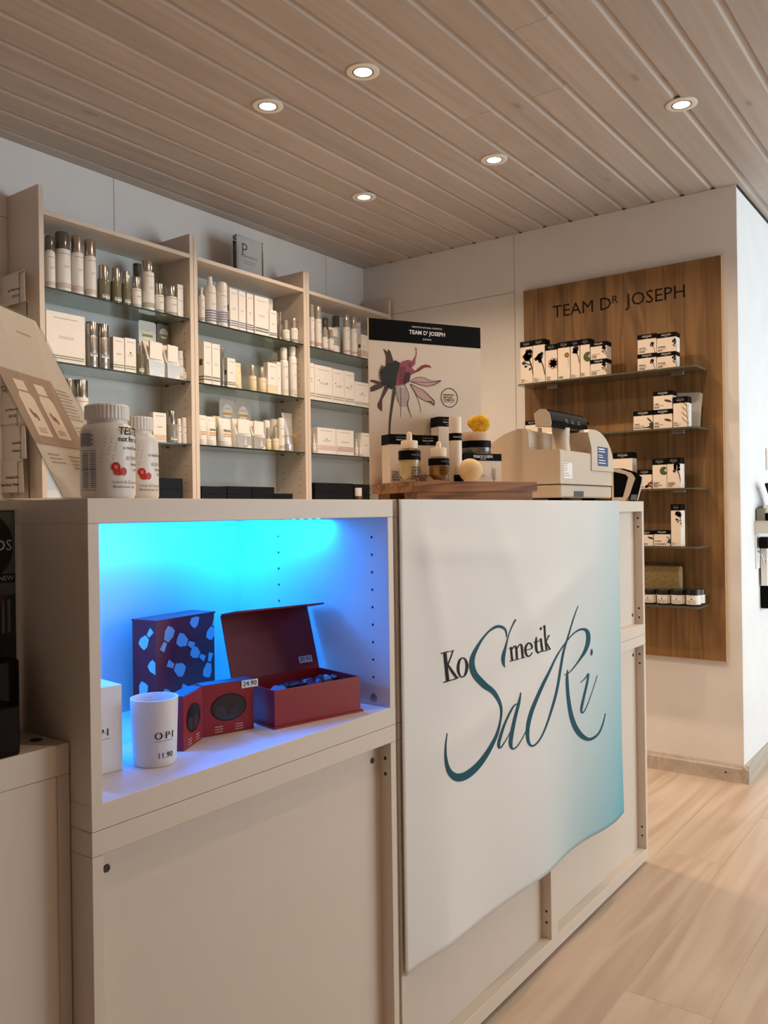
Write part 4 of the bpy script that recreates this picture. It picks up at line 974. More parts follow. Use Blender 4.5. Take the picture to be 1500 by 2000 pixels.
# open red gift box with small polish bottles
p = nfloor(537, 1424); q = nfloor(704, 1389)
ang = math.atan2(q.y - p.y, q.x - p.x); L_ = Vector((q.x - p.x, q.y - p.y)).length
t = thing('open_gift_box', 'open red gift box priced 39.90 with its lid standing up', 'gift box', (p.x, p.y, NZ_ + .0002), ang)
BW_, BD_, BH_ = L_, .125, .062
obj('base_board', MB().box(-.004, BW_ + .004, -.004, BD_ + .002, 0, .003), RED, t)
for a in ((0, BW_, 0, .003), (0, BW_, BD_ - .003, BD_), (0, .003, .003, BD_ - .003), (BW_ - .003, BW_, .003, BD_ - .003)):
    obj('tray_wall', MB().box(a[0], a[1], a[2], a[3], .003, BH_), RED, t)
obj('insert', MB().box(.003, BW_ - .003, .003, BD_ - .003, .003, .030), REDD, t)
LA = R(72); lh = .122
lid = thing  # noqa
def lidp(a, b, o=0.0): return (a, BD_ + .001 + b * math.cos(LA) + o * math.sin(LA), BH_ - .006 + b * math.sin(LA) - o * math.cos(LA))
def lslab(a0, a1, b0, b1, o0, o1):
    vs = [lidp(a, b, o) for o in (o0, o1) for b in (b0, b1) for a in (a0, a1)]
    return MB().add(vs, [(0, 2, 3, 1), (4, 5, 7, 6), (0, 1, 5, 4), (2, 6, 7, 3), (0, 4, 6, 2), (1, 3, 7, 5)])
ld = obj('lid', lslab(-.004, BW_ + .004, 0, lh, 0, .003), REDD, t)
fl2 = [lidp(a, lh, o) for o in (0, .003) for a in (-.004, BW_ + .004)]
top = Vector(lidp(0, lh, 0)); fdir = Vector((0, -.98, .18))
vs = [(a, top.y + fdir.y * b, top.z + fdir.z * b + o) for o in (0, .003) for b in (0, .055) for a in (-.004, BW_ + .004)]
obj('lid_flap', MB().add(vs, [(0, 2, 3, 1), (4, 5, 7, 6), (0, 1, 5, 4), (2, 6, 7, 3), (0, 4, 6, 2), (1, 3, 7, 5)]), RED, t)
price_tag(ld, BW_ - .024, .024, '39.90', lambda a, b: lidp(a, b, -.0008))
GL = mat('glitter_cap', '2b2f4a', .25, metal=.4, noise=.6, scale=700)
VI = mat('violet_lacquer', '3b1740', .12, coat=.5); BLU = mat('blue_lacquer', '5a7f9a', .12, coat=.5)
tw_ = t
for i, (fx, fy, m_) in enumerate(((.16, .35, BLU), (.42, .62, GL), (.62, .40, VI), (.80, .62, BLU))):
    c0 = Vector((p.x, p.y, 0)) + rot2(ang, BW_ * fx, BD_ * fy)
    b = thing('polish_bottle', 'small nail polish bottle with patterned cap, %s from left in the open red box' % ('first', 'second', 'third', 'fourth')[i], 'nail polish', (c0.x, c0.y, NZ_ + .0420), group='polish bottles in the red box', rot=(R(80), 0, ang + R(100 + 25 * (-1) ** i)))
    obj('flacon', MB().box(-.013, .013, -.011, .011, 0, .026, c=.004), m_, b)
    obj('cap', MB().lathe([(0, .026), (.010, .026), (.0105, .028), (.0095, .046), (.008, .049), (0, .049)], 16), GL, b, smooth=40)

# ------------------------------------------------------------------ nail colour display on the low cabinet
t = thing('nail_display', 'black nail colour display with printed panel on the low cabinet', 'display', (.612, 1.052, LZ))
PH2 = 1.097 - LZ
BP = obj('panel', MB().box(-.30, 0, 0, .003, .0, PH2), mat('display_board', '2a2728', .3), t)
obj('panel_sheet', MB().box(-.302, .0035, -.0026, -.0012, 0, PH2 + .002), CLEAR, t)
pr = MB(); f = front(-.0005)
pr.flat(rect(-.30, PH2 * .62, -.001, PH2 - .002), f, 0); pr.flat(ell(-.037, PH2 * .84, .034, .042, 24), front(-.0008), 1)
pr.flat(rect(-.30, PH2 * .675, -.001, PH2 * .715), front(-.0008), 1)
pr.flat(text('OS', .020, -.005, PH2 * .82, 'R'), front(-.0011), 2); pr.flat(text('NEW', .009, -.003, PH2 * .685, 'R'), front(-.0011), 2)
pr.flat(poly([(-.05, PH2 * .48), (-.018, PH2 * .58), (-.012, PH2 * .62), (-.05, PH2 * .62)]), front(-.0008), 3)
for x_ in (-.012, -.020): pr.flat(rect(x_, PH2 * .45, x_ + .004, PH2 * .60), front(-.0008), 4)
obj('print', pr, [mat('display_photo', '6d6a70', .4, noise=.4, scale=30), BLACK, WHITEINK, mat('dull_red', '5a2622', .4), mat('metal_print', '8d8a88', .3)], BP)
obj('base', MB().box(-.32, -.058, -.108, -.02, 0, .060, c=.003), BGL, t)
obj('step', MB().box(-.32, -.030, -.060, -.004, 0, .105, c=.003), BGL, t)
for i in range(3):
    o = obj('lipstick', MB().lathe([(0, 0), (.007, 0), (.007, .03), (.006, .031), (.006, .05), (0, .052)], 14), BGL, t, loc=(-.045 - i * .03, -.03, .105), smooth=40)

# ------------------------------------------------------------------ voucher cards on a wire rack beside the shelves
CARD = mat('voucher_card', 'd3c8bc', .6, noise=.03, scale=10)
rk = thing('card_rack', 'wire rack holding gift voucher cards at the left shelf side', 'card rack', (1.5655, 2.60, 0))
WIRE = mat('wire', '6e655c', .35, metal=.8)
Xr = 1.5655
obj('upright', MB().tube([(-.012, -.02, 1.0), (-.012, -.02, 1.79)], .0025), WIRE, rk)
VC = (('im Wert von', 'CHF 50.-', 1, 535, 596, 55), ('im Wert von', 'CHF 200.-', 2, 735, 770, 30), ('im Wert von', 'CHF 250.-', 3, 768, 828, 50), ('Gutschein', '1 Pedicure', 4, 828, 898, 57), ('Gutschein für', 'Behandlung à 90min', 5, 898, 962, 52))
names5 = ('topmost', 'second', 'third', 'fourth', 'lowest')
for l1, l2, n, va, vb, ur in VC:
    Xc = Xr - .028 - .004 * (n % 2)
    a = onX(ur - 6, (va + vb) / 2, Xc); zt = onX(20, va, Xc).z; zb_ = onX(20, vb, Xc).z
    cwid = .165; hgt = zt - zb_
    cdv = thing('voucher_card', '%s grey gift voucher card in the rack at the left edge' % names5[n - 1], 'card', (Xc, a.y, zb_), R(-90), group='gift voucher cards in the wire rack')
    cb = obj('card', MB().prism([(-cwid, 0), (0, 0), (-.006, hgt), (-cwid, hgt)], 'Y', 0, .0012), CARD, cdv)
    mb = MB().flat(merge(text(l1, .0135, -.030, hgt * .42, 'R', bold=.015), text(l2, .0135, -.030, hgt * .20, 'R', bold=.015)), front(-.0004))
    obj('text', mb, INK, cb)
    obj('holder_wire', MB().tube([(-.028, -.003, -.012), (-.028, -.003, hgt * .92), (.004, -.003, hgt * .93)], .0013, 6), WIRE, cdv)
    obj('hook_wire', MB().tube([(-.06, .002, hgt * .95), (-.06, .030, hgt * .97)], .0013, 6), WIRE, cdv)

# ------------------------------------------------------------------ right-hand wall: socket, wall shelf and gear
def ow(u, v): return onY(u, v, KY)
p = ow(1495, 890)
t = thing('wall_socket', 'white wall socket on the bright wall above the small shelf', 'socket', (p.x, KY, ow(1495, 912).z - .012))
obj('plate', MB().box(0, .082, -.010, 0, 0, .095, c=.003), WHITEP, t)
obj('insert', MB().lathe([(0, 0), (.028, 0), (.028, .004), (0, .004)], 20), BLACK, t, loc=(.046, -.010, .048), rot=(R(90), 0, 0))
p0, p1 = ow(1456, 1012), ow(1456, 1035)
sz = CAM_Z - .058
t = thing('wall_shelf', 'small white shelf at the right edge of the picture', 'shelf', (3.760, KY, sz))
obj('board', MB().box(0, .5, -.12, 0, -.006, 0, c=.001), mat('shelf_grey', 'c9c5bb', .4), t)
obj('bracket', MB().box(.0, .030, -.10, 0, -.052, -.0062, c=.001), mat('bracket_cream', 'd8d4c4', .5), t)
obj('rail', MB().box(.03, .5, -.012, 0, -.045, -.0062), WHITEP, t)
t = thing('handset_dock', 'black dock holding a tilted white handset on the right wall shelf', 'device', (3.800, KY - .062, sz))
obj('dock', MB().prism([(0, 0), (.16, 0), (.16, .060), (.03, .055), (-.012, .030)], 'Y', -.035, .035), BGL, t)
obj('dock_top', MB().prism([(-.010, .030), (.03, .0555), (.16, .0605), (.16, .068), (.02, .065)], 'Y', -.037, .037), WHITEP, t)
obj('handset', MB().prism([(-.016, .152), (.0, .158), (.060, .148), (.16, .070), (.13, .068), (.02, .125)], 'Y', -.024, .024), WHITEP, t)
obj('handset_back', MB().prism([(-.018, .150), (.112, .060), (.120, .066), (-.012, .157)], 'Y', -.0245, .0245), BGL, t)
obj('handset_screen', MB().prism([(.030, .118), (.052, .120), (.080, .098), (.062, .092)], 'Y', -.0252, -.0246), mat('screen_grey', '4a4a4c', .2), t)
t = thing('grey_box', 'small grey-green box behind the dock on the wall shelf', 'box', (3.778, KY - .035, sz))
obj('carton', MB().box(0, .035, 0, .030, 0, .052, c=.001), mat('grey_green', '83806e', .6), t)
t = thing('cable_plug', 'black cable plug lying across the white wall holder', 'plug', (3.775, KY - .030, sz - .115))
obj('plug', MB().prism([(.0, .0), (.0, .046), (.03, .048), (.055, .034), (.055, .014), (.03, .0)], 'Y', -.016, .016), BLACK, t)
obj('cable', MB().tube([(.054, 0, .024), (.10, 0, .022), (.3, -.01, .018)], .007), BLACK, t)
t = thing('wall_holder', 'white holder with hanging paper towels at the right edge', 'holder', (3.766, KY, sz - .20))
obj('back_plate', MB().box(0, .22, -.006, 0, .0, .145, c=.001), WHITEP, t)
obj('hook', MB().tube([(.02, -.006, .075), (.02, -.02, .06), (.03, -.03, .02), (.05, -.03, .03)], .003), STEEL, t)
for i in range(4): obj('towel', MB().box(.06 + i * .03, .0885 + i * .03, -.035, -.008, -.075, .095 + .004 * (i % 2), c=.003), WHITEP, t)
obj('towel_arm', MB().box(.05, .2, -.0345, -.0065, .0952, .1), WHITEP, t)
t = thing('black_box', 'black box with loose fringe hanging under the wall holder', 'box', (3.845, KY - .036, sz - .372))
obj('body', MB().box(0, .2, 0, .034, 0, .094, c=.002), BLACK, t)
obj('fringe', MB().tube([(-.005, .0, .094), (-.008, 0, .02), (-.016, 0, -.05)], .0015, 5), STEEL, t)
# ------------------------------------------------------------------ products on the back shelves
ORD = ['first', 'second', 'third', 'fourth', 'fifth', 'sixth', 'seventh', 'eighth', 'ninth', 'tenth', 'eleventh', 'twelfth', 'thirteenth', 'fourteenth', 'fifteenth', 'sixteenth']
OLIVE = mat('olive_glass', '75715a', .12, spec=.7)
NAVYB = mat('navy_carton', '12141b', .5, noise=.1, scale=20, spec=.15)
SILV = mat('silver_foil', 'd6d3cf', .3, metal=.6, noise=.1, scale=15)
SILVB = mat('silver_bottle', 'b5b0a9', .3, metal=.9)
CREAMT = mat('cream_tube', 'e6d8b8', .45)
YEL = mat('pale_yellow_print', 'e4cf8e', .5)
CLEARP = mat('clear_plastic', 'b9b0a5', .1, metal=.35, spec=.9)
INKS = {'green': mat('green_dots', '6f7f55', .6), 'blue': mat('blue_dots', '5b6f9c', .6), 'navy': mat('navy_dots', '3d4763', .6), 'red': mat('red_dots', 'b04a52', .6), 'pink': mat('pink_dots', 'd79aa5', .6),
        'grey': mat('grey_dots', '9b938b', .6), 'rose': mat('rose_dots', 'c4a49c', .6), 'dgreen': mat('dark_green_dots', '3f5546', .6), 'orange': mat('orange_dots', 'd39a55', .6), 'yellow': YEL, 'lime': mat('lime_dots', '9aa24a', .6)}
CAPS = {'silver': CHROME, 'smoke': SMOKE, 'white': WHITEP, 'clear': CLEARP}
def dots(w, z0, z1, rows, cw):
    g = []; n = max(3, int(w / cw)); rh = (z1 - z0) / rows
    for r in range(rows):
        for i in range(n): x = -w / 2 + w * (i + .15) / n; g.append(rect(x, z0 + r * rh + rh * .2, x + w / n * .7, z0 + r * rh + rh * .75))
    return merge(*g)
def sticker(parent, mp, mp2, w, h, cx, cz, s='TESTER'):
    o = obj('tester_label', MB().flat(tr(wrect(-w / 2, 0, w / 2, h, 5), cx, cz), mp), mat('label_white', 'e9e6e2', .5), parent)
    obj('label_text', MB().flat(textw(s, w * .85, cx, cz + h * .45, bold=.02), mp2), INK, o)
def mk_bottle(t, r, h, hc, body, cap, ink, kw):
    hb = h - hc; sh = kw.get('shoulder', .0)
    pf = [(0, 0), (r * .96, 0), (r, .0025)]
    if sh: pf += [(r, hb - sh), (r * .9, hb - sh * .45), (r * .62, hb - sh * .08), (r * .6, hb), (0, hb)]
    else: pf += [(r, hb - .004), (r * .96, hb - .0005), (0, hb)]
    b = obj('body', MB().lathe(pf, 22), body, t, smooth=40)
    rc = r * kw.get('rc', .9)
    if kw.get('dome'): cp = [(0, hb), (rc, hb), (rc, h - rc * .5), (rc * .85, h - rc * .16), (rc * .5, h - .001), (0, h)]
    else: cp = [(0, hb), (rc, hb), (rc, h - .002), (rc * .95, h), (0, h)]
    obj('cap', MB().lathe(cp, 22), cap, t, smooth=40)
    w = wrap(r + .0004); p = MB(); top = hb - sh
    p.flat(wrect(-r * .55, top * .88, r * .9, top * .88 + .0018, 5), w, 0)
    for q, ww in ((.60, .9), (.565, .6)): p.flat(wrect(-r * .1, top * q, -r * .1 + r * ww, top * q + .0013, 4), w, 1)
    if kw.get('dots', True):
        z0, z1, rows = kw.get('dz', (.10, .22, 3)); p.flat(dots(r * 2.6, top * z0, top * z1, rows, .0028), w, 2)
    if not kw.get('plain'): obj('print', p, [GREYINK, GREYINK, ink], b)
    if kw.get('tester'): sticker(b, wrap(r + .0006), wrap(r + .0009), r * 1.5, kw.get('th', .012), r * .25, kw.get('tz', .012))
    return b
def mk_dropper(t, r, h, hc, body, cap, ink, kw):
    hb = h - hc
    b = obj('body', MB().lathe([(0, 0), (r * .95, 0), (r, .002), (r, hb - .005), (r * .9, hb), (r * .45, hb + .001), (0, hb + .001)], 20), body, t, smooth=40)
    obj('neck', MB().lathe([(0, hb), (r * .42, hb), (r * .40, hb + hc * .35), (r * .24, hb + hc * .5), (r * .20, h - .004), (0, h - .002)], 16), WHITEP, t, smooth=40)
    if cap: obj('cap', MB().lathe([(r * .56, hb), (r * .56, h - .002), (r * .5, h), (0, h)], 16), CAPS[cap], t, smooth=40)
    w = wrap(r + .0004); p = MB(); p.flat(wrect(-r * .5, hb * .75, r * .8, hb * .75 + .0014, 4), w, 0); p.flat(dots(r * 2.2, hb * .12, hb * .3, 2, .0026), w, 1)
    obj('print', p, [GREYINK, ink], b)
    if kw.get('tester'): sticker(b, wrap(r + .0006), wrap(r + .0009), r * 1.6, .008, r * .2, .002, kw['tester'])
def mk_box(t, w, d, h, m, ink, kw):
    y = -d / 2 - .0004; p = MB()
    p.flat(rect(-w * .32, h * .88, w * .32, h * .88 + .0016), front(y), 0)
    for q in (.52, .49): p.flat(rect(-w * .2, h * q, w * .2, h * q + .0013), front(y), 0)
    z0, z1, rows = kw.get('dz', (.09, .22, 2))
    if kw.get('dots', True): p.flat(dots(w * .94, h * z0, h * z1, rows, .0032), front(y), 1); p.flat(dots(d * .9, h * z0, h * z1, rows, .0032), lambda a, b: (-w / 2 - .0004, a, b), 1)
    if kw.get('seal'): p.flat(ell(kw.get('sx', 0) * w, h * .58, .0038, .0026, 10), front(y), 2)
    if kw.get('seal2'): p.flat(ell(kw['seal2'] * w, h * .52, .0038, .0026, 10), front(y), 2)
    if kw.get('panel'): p.flat(rect(-d * .25, h * .45, d * .3, h * .60), lambda a, b: (-w / 2 - .0004, a, b), 3)
    obj('print', p, [GREYINK, ink, INK, mat('panel_print', '4a5a55', .6)], t)
def mk_tube(t, w, h, m, ink, kw):
    """squeeze tube standing on its cap: round at the cap, flat crimp at the top"""
    n = 20; hc = h * .20; prof = [(.0, .95, .95), (.35, 1, .85), (.7, 1.04, .5), (.93, 1.10, .16), (1.0, 1.12, .10)]; vs = []; fs = []
    for s, kx_, ky_ in prof:
        for i in range(n): a = 2 * math.pi * i / n; vs.append((w / 2 * kx_ * math.cos(a), w / 2 * .8 * ky_ * math.sin(a), hc + (h - hc) * s))
    for j in range(len(prof) - 1):
        for i in range(n): fs.append((j * n + i, j * n + (i + 1) % n, (j + 1) * n + (i + 1) % n, (j + 1) * n + i))
    fs.append(tuple(range(len(vs) - n, len(vs)))); fs.append(tuple(range(n - 1, -1, -1)))
    b = obj('tube', MB().add(vs, fs), m, t, smooth=60)
    obj('cap', MB().lathe([(0, 0), (w * .44, 0), (w * .46, .002), (w * .46, hc - .001), (0, hc - .001)], 20), kw.get('capm', m), t, smooth=40)
    def tm(a, b_):
        s = (b_ - hc) / (h - hc); k = [q for q in range(4) if prof[q][0] <= s <= prof[q + 1][0]]; q = k[0] if k else 3; f = (s - prof[q][0]) / (prof[q + 1][0] - prof[q][0])
        ky_ = prof[q][2] * (1 - f) + prof[q + 1][2] * f; return (a, -w / 2 * .8 * ky_ * math.sqrt(max(0, 1 - (a / (w / 2 * 1.02)) ** 2)) - .0008, b_)
    p = MB(); g = [rect(-w * .3, h * .86, w * .25, h * .86 + .0016), rect(-w * .2, h * .6, w * .2, h * .6 + .0014)]
    p.flat(merge(*g), tm, 0)
    if kw.get('dots', True): z0, z1, rows = kw.get('dz', (.34, .48, 2)); p.flat(dots(w * .66, h * z0, h * z1, rows, .003), tm, 1)
    if kw.get('tester'): p.flat(textw('TESTER', w * .62, 0, h * .52, bold=.03), tm, 2)
    obj('print', p, [GREYINK, ink, INK], b)
def mk_card(t, w, h, m, ink, kw):
    """flat rounded foil sachet card with a round label"""
    r = w * .12; pts = []
    for cx_, cy_, a0 in ((w / 2 - r, h - r, 0), (-w / 2 + r, h - r, 90), (-w / 2 + r, r, 180), (w / 2 - r, r, 270)):
        for k in range(5): a = R(a0 + k * 22.5); pts.append((cx_ + r * math.cos(a), cy_ + r * math.sin(a)))
    cz = h - w * .56
    b = obj('foil', MB().prism(pts, 'Y', -.002, .002), m, t)
    o = obj('round_label', MB().flat(ell(0, cz, w * .32, w * .32, 24), front(-.0026)), WHITEC, b)
    q = MB(); q.flat(rect(-w * .29, cz - w * .17, w * .29, cz - w * .05), front(-.0029), 1); q.flat(rect(-w * .14, cz + w * .12, w * .14, cz + w * .14), front(-.0029), 0)
    obj('label_print', q, [GREYINK, ink], o)
def mk_display(t, w, d, h, kw):
    """cut-away white carton holding silver sachets"""
    b = MB().prism([(-d / 2, 0), (d / 2, 0), (d / 2, h), (d * .1, h), (-d / 2, h * .48)], 'X', -w / 2, w / 2); obj('carton', b, WHITEC, t)
    for i, x in enumerate((-w * .2, w * .2)):
        vs = [(x - w * .19, -d * .05 + .002, h * .52), (x + w * .19, -d * .05 + .002, h * .52), (x + w * .19, -d * .05, h * .98), (x - w * .19, -d * .05, h * .98)]
        obj('sachet', MB().prism([(x - w * .19, h * .5), (x + w * .19, h * .5), (x + w * .19, h * .97), (x - w * .19, h * .99)], 'Y', -d / 2 - .004 + i * .002, -d / 2 + .003 + i * .002), WHITEC, t)
    obj('foil_front', MB().prism([(-w * .45, 0), (w * .45, 0), (w * .5, h * .40), (-w * .5, h * .46)], 'Y', -d / 2 - .006, -d / 2 - .001), SILV, t)
    obj('price_label', MB().flat(rect(w * .12, 0, w * .45, h * .10), front(-d / 2 - .0066)), mat('label_white', 'e9e6e2', .5), t)
SHELFN = {1: ('top', G1), 2: ('second', G2), 3: ('third', G3), 4: ('bottom', G4)}
def row(unit, shelf, items):
    sn, z = SHELFN[shelf]; grp = 'products on the %s shelf of the %s unit' % (sn, unit)
    z += .0003
    for n, it in enumerate(items):
        kind, u0, u1, vt, desc = it[:5]; kw = it[5] if len(it) > 5 else {}
        Y = kw.get('Y', SY + .022); um = (u0 + u1) / 2; vm = vt + 20
        ink = INKS[kw.get('ink', 'grey')]; zz = z + kw.get('lift', 0)
        label = '%s, %s item from left on %s unit\'s %s shelf' % (desc, ORD[n], unit, sn)
        if kind in ('box', 'navy', 'display', 'card', 'tube'):
            a, b = onY(u0, vm, Y), onY(u1, vm, Y); w = b.x - a.x; h = onY(um, vt, Y).z - zz; x = (a.x + b.x) / 2
        if kind in ('bottle', 'dropper', 'pill'):
            r = .02
            for _ in range(4): c0 = onY(um, vm, Y + r); r = (u1 - u0) / 2 / F_PX * depth(c0)
            h = onY(um, vt, Y + r).z - zz; hc = h - (onY(um, kw.get('vc', vt + 12), Y + r).z - zz)
            body = kw.get('body', WHITEP)
            t = thing('dropper_bottle' if kind == 'dropper' else 'cosmetic_bottle', label, 'bottle', (c0.x, c0.y, zz), kw.get('rz', R(-18)), group=grp)
            (mk_dropper if kind == 'dropper' else mk_bottle)(t, r * .985, h, hc, body, kw.get('cap', 'silver') if kind == 'dropper' else CAPS[kw.get('cap', 'silver')], ink, kw)
        elif kind == 'box':
            d = kw.get('d', min(.045, w * .6)); w -= .0012
            t = tag(obj('product_carton', MB().box(-w / 2, w / 2, -d / 2, d / 2, 0, h, c=.0004), kw.get('m', WHITEC), loc=(x, Y + d / 2, zz)), label, 'carton', grp)
            mk_box(t, w, d, h, None, ink, kw)
        elif kind == 'navy':
            d = kw.get('d', .10); w -= .0012
            t = thing('navy_box', label, 'box', (x, Y + d / 2, zz), group=grp)
            obj('body', MB().box(-w / 2, w / 2, -d / 2, d / 2, 0, h * .62), NAVYB, t); obj('lid', MB().box(-w / 2 - .0003, w / 2 + .0003, -d / 2 - .0006, d / 2, h * .62 + .0006, h, c=.0006), NAVYB, t)
        elif kind == 'tube':
            t = thing('cosmetic_tube', label, 'tube', (x, Y + w * .45, zz), group=grp); mk_tube(t, w * .92, h, kw.get('m', WHITEP), ink, kw)
            if kw.get('bow'):
                rb = MB(); zb = h * .42; rr = w * .50
                rb.tube([(rr * math.cos(a), -rr * .85 * math.sin(a), zb + .004 * math.cos(a)) for a in [i * R(18) for i in range(21)]], .0016, 6)
                rb.tube([(.004, -rr, zb), (.016, -rr - .006, zb + .012), (.03, -rr - .004, zb + .004), (.012, -rr - .004, zb - .002), (.004, -rr, zb)], .0014, 6)
                rb.tube([(.004, -rr, zb), (.02, -rr - .004, zb - .012), (.034, -rr - .002, zb - .03), (.028, -rr - .002, zb - .036), (.008, -rr - .002, zb - .004)], .0014, 6)
                obj('ribbon_bow', rb, mat('yellow_ribbon', 'd99a1e', .5), t, smooth=60)
        elif kind == 'card':
            t = thing('foil_card', label, 'sachet', (x, Y, zz), group=grp); mk_card(t, w, h, kw.get('m', SILV), ink, kw)
            if kw.get('lift'): obj('stand_strip', MB().box(-w * .3, w * .3, -.0012, .0012, -kw['lift'], .004), kw.get('m', SILV), t)
        elif kind == 'display':
            d = kw.get('d', .045); t = thing('sachet_display', label, 'display box', (x, Y + d / 2, zz), group=grp); mk_display(t, w, d, h, kw)
YB = SY + .105
row('left', 1, [
    ('bottle', 87, 107, 462, 'white pump bottle with dark clear cap', dict(vc=489, cap='smoke', ink='rose', shoulder=.012)),
    ('bottle', 106, 137, 453, 'tall white bottle with smoky domed cap', dict(vc=489, cap='smoke', ink='rose', dome=1, rc=.92)),
    ('bottle', 138, 162, 462, 'tall white bottle with silver cap', dict(vc=495, ink='rose', rc=.95)),
    ('bottle', 163, 187, 470, 'tall white bottle with silver cap', dict(vc=502, ink='rose', rc=.95)),
    ('bottle', 190, 214, 520, 'olive tester flask with silver cap', dict(vc=546, body=OLIVE, plain=1, tester=1, rc=.84)),
    ('bottle', 215, 237, 525, 'olive tester flask with silver cap', dict(vc=551, body=OLIVE, plain=1, tester=1, rc=.84)),
    ('bottle', 236, 255, 531, 'olive tester flask with silver cap', dict(vc=556, body=OLIVE, plain=1, tester=1, rc=.88)),
    ('bottle', 254, 276, 542, 'short white bottle with silver cap', dict(vc=565, ink='grey', rc=.8)),
    ('bottle', 259, 277, 516, 'smoky capped bottle standing behind', dict(vc=542, cap='smoke', Y=YB)),
    ('bottle', 275, 301, 510, 'tall white bottle with silver cap', dict(vc=533, ink='green', rc=.86)),
    ('bottle', 301, 320, 555, 'short white bottle with silver cap', dict(vc=577, ink='dgreen', rc=.86)),
    ('bottle', 321, 346, 560, 'short wide white bottle with silver cap', dict(vc=581, ink='dgreen', rc=.76)),
    ('box', 347, 358, 556, 'narrow tall white carton', dict(dots=False, d=.02)),
])
row('left', 2, [
    ('box', 90, 166, 612, 'large flat white gift carton', dict(ink='green', d=.035, dz=(.07, .16, 2))),
    ('bottle', 167, 190, 630, 'silver metal spray bottle', dict(vc=656, body=SILVB, tester=1, tz=.04, rc=.99, ink='grey')),
    ('bottle', 189, 212, 634, 'silver metal spray bottle', dict(vc=660, body=SILVB, tester=1, tz=.04, rc=.99, ink='grey')),
    ('box', 221, 243, 659, 'cream white carton', dict(ink='green', d=.022)),
    ('box', 244, 266, 661, 'cream white carton with black print', dict(ink='green', d=.022, seal=1)),
    ('bottle', 265, 281, 668, 'dark green tester flask with silver cap', dict(vc=692, body=OLIVE, plain=1, tester=1, rc=.72)),
    ('card', 270, 304, 628, 'pale foil card with round green label', dict(ink='lime', lift=.055, Y=SY + .10, m=mat('pearl_foil', 'dcdad6', .3, metal=.3))),
    ('card', 306, 332, 634, 'dull foil card with round green label', dict(ink='lime', lift=.055, Y=SY + .115, m=mat('dull_foil', '8a8378', .4, metal=.4))),
    ('display', 288, 320, 667, 'white open carton of silver sachets', {}),
    ('display', 324, 350, 674, 'smaller white open carton of sachets', {}),
    ('bottle', 345, 358, 686, 'small beige bottle', dict(vc=697, cap='white', ink='grey', Y=SY + .025)),
    ('dropper', 354, 365, 716, 'tiny dropper vial', dict(vc=728, cap=None, tester='30.00')),
])
row('left', 3, [
    ('bottle', 124, 144, 741, 'white bottle with silver cap', dict(vc=775, ink='orange', rc=.95)),
    ('bottle', 143, 172, 743, 'white bottle with wide silver cap', dict(vc=777, ink='orange', rc=.95)),
    ('box', 299, 325, 806, 'white carton with orange dots', dict(ink='orange', d=.02, dz=(.05, .25, 4))),
    ('bottle', 324, 346, 804, 'grey tester flask with silver cap', dict(vc=829, body=mat('grey_flask', '8f897c', .15), plain=1, tester=1, rc=.8)),
    ('bottle', 344, 354, 818, 'small white vial', dict(vc=828, cap='white', dots=False)),
    ('bottle', 353, 365, 816, 'small white vial', dict(vc=831, cap='white', dots=False)),
])
row('left', 4, [('navy', 304, 357, 934, 'dark navy box', {})])
row('middle', 1, [
    ('bottle', 387.5, 400, 562, 'white pump bottle', dict(vc=576, cap='white', ink='navy', rc=.4, shoulder=.012)),
    ('bottle', 397, 422, 540, 'white bottle with slim nozzle', dict(vc=557, cap='white', ink='blue', rc=.42, shoulder=.02, dz=(.10, .44, 5), dome=1)),
    ('bottle', 421, 444, 551, 'white rounded bottle with blue dots', dict(vc=572, cap='white', ink='blue', rc=.99, dome=1, dz=(.14, .46, 5))),
    ('box', 449, 465, 564, 'white carton with grey side', dict(ink='blue', d=.03, dz=(.08, .24, 3), panel=1)),
    ('box', 466, 480, 569, 'slim white carton', dict(ink='blue', d=.03, dz=(.08, .24, 3))),
    ('box', 482, 495, 574, 'slim white carton', dict(ink='navy', d=.03, dz=(.08, .24, 3))),
    ('box', 497, 525, 580, 'broad white carton with blue dots', dict(ink='navy', d=.03)),
    ('box', 518, 533, 583, 'white carton standing behind', dict(dots=False, d=.03, Y=SY + .09)),
    ('box', 526, 541, 606, 'short white carton', dict(ink='navy', d=.02)),
    ('bottle', 541, 552, 611, 'clear capped tester flask', dict(vc=634, cap='silver', body=mat('grey_flask', '8f897c', .15), plain=1, tester=1, Y=SY + .05)),
    ('dropper', 550, 566, 626, 'white dropper bottle', dict(vc=645, cap='clear', ink='grey')),
    ('dropper', 565, 582, 622, 'wider white dropper bottle with navy dots', dict(vc=642, cap='clear', ink='navy')),
])
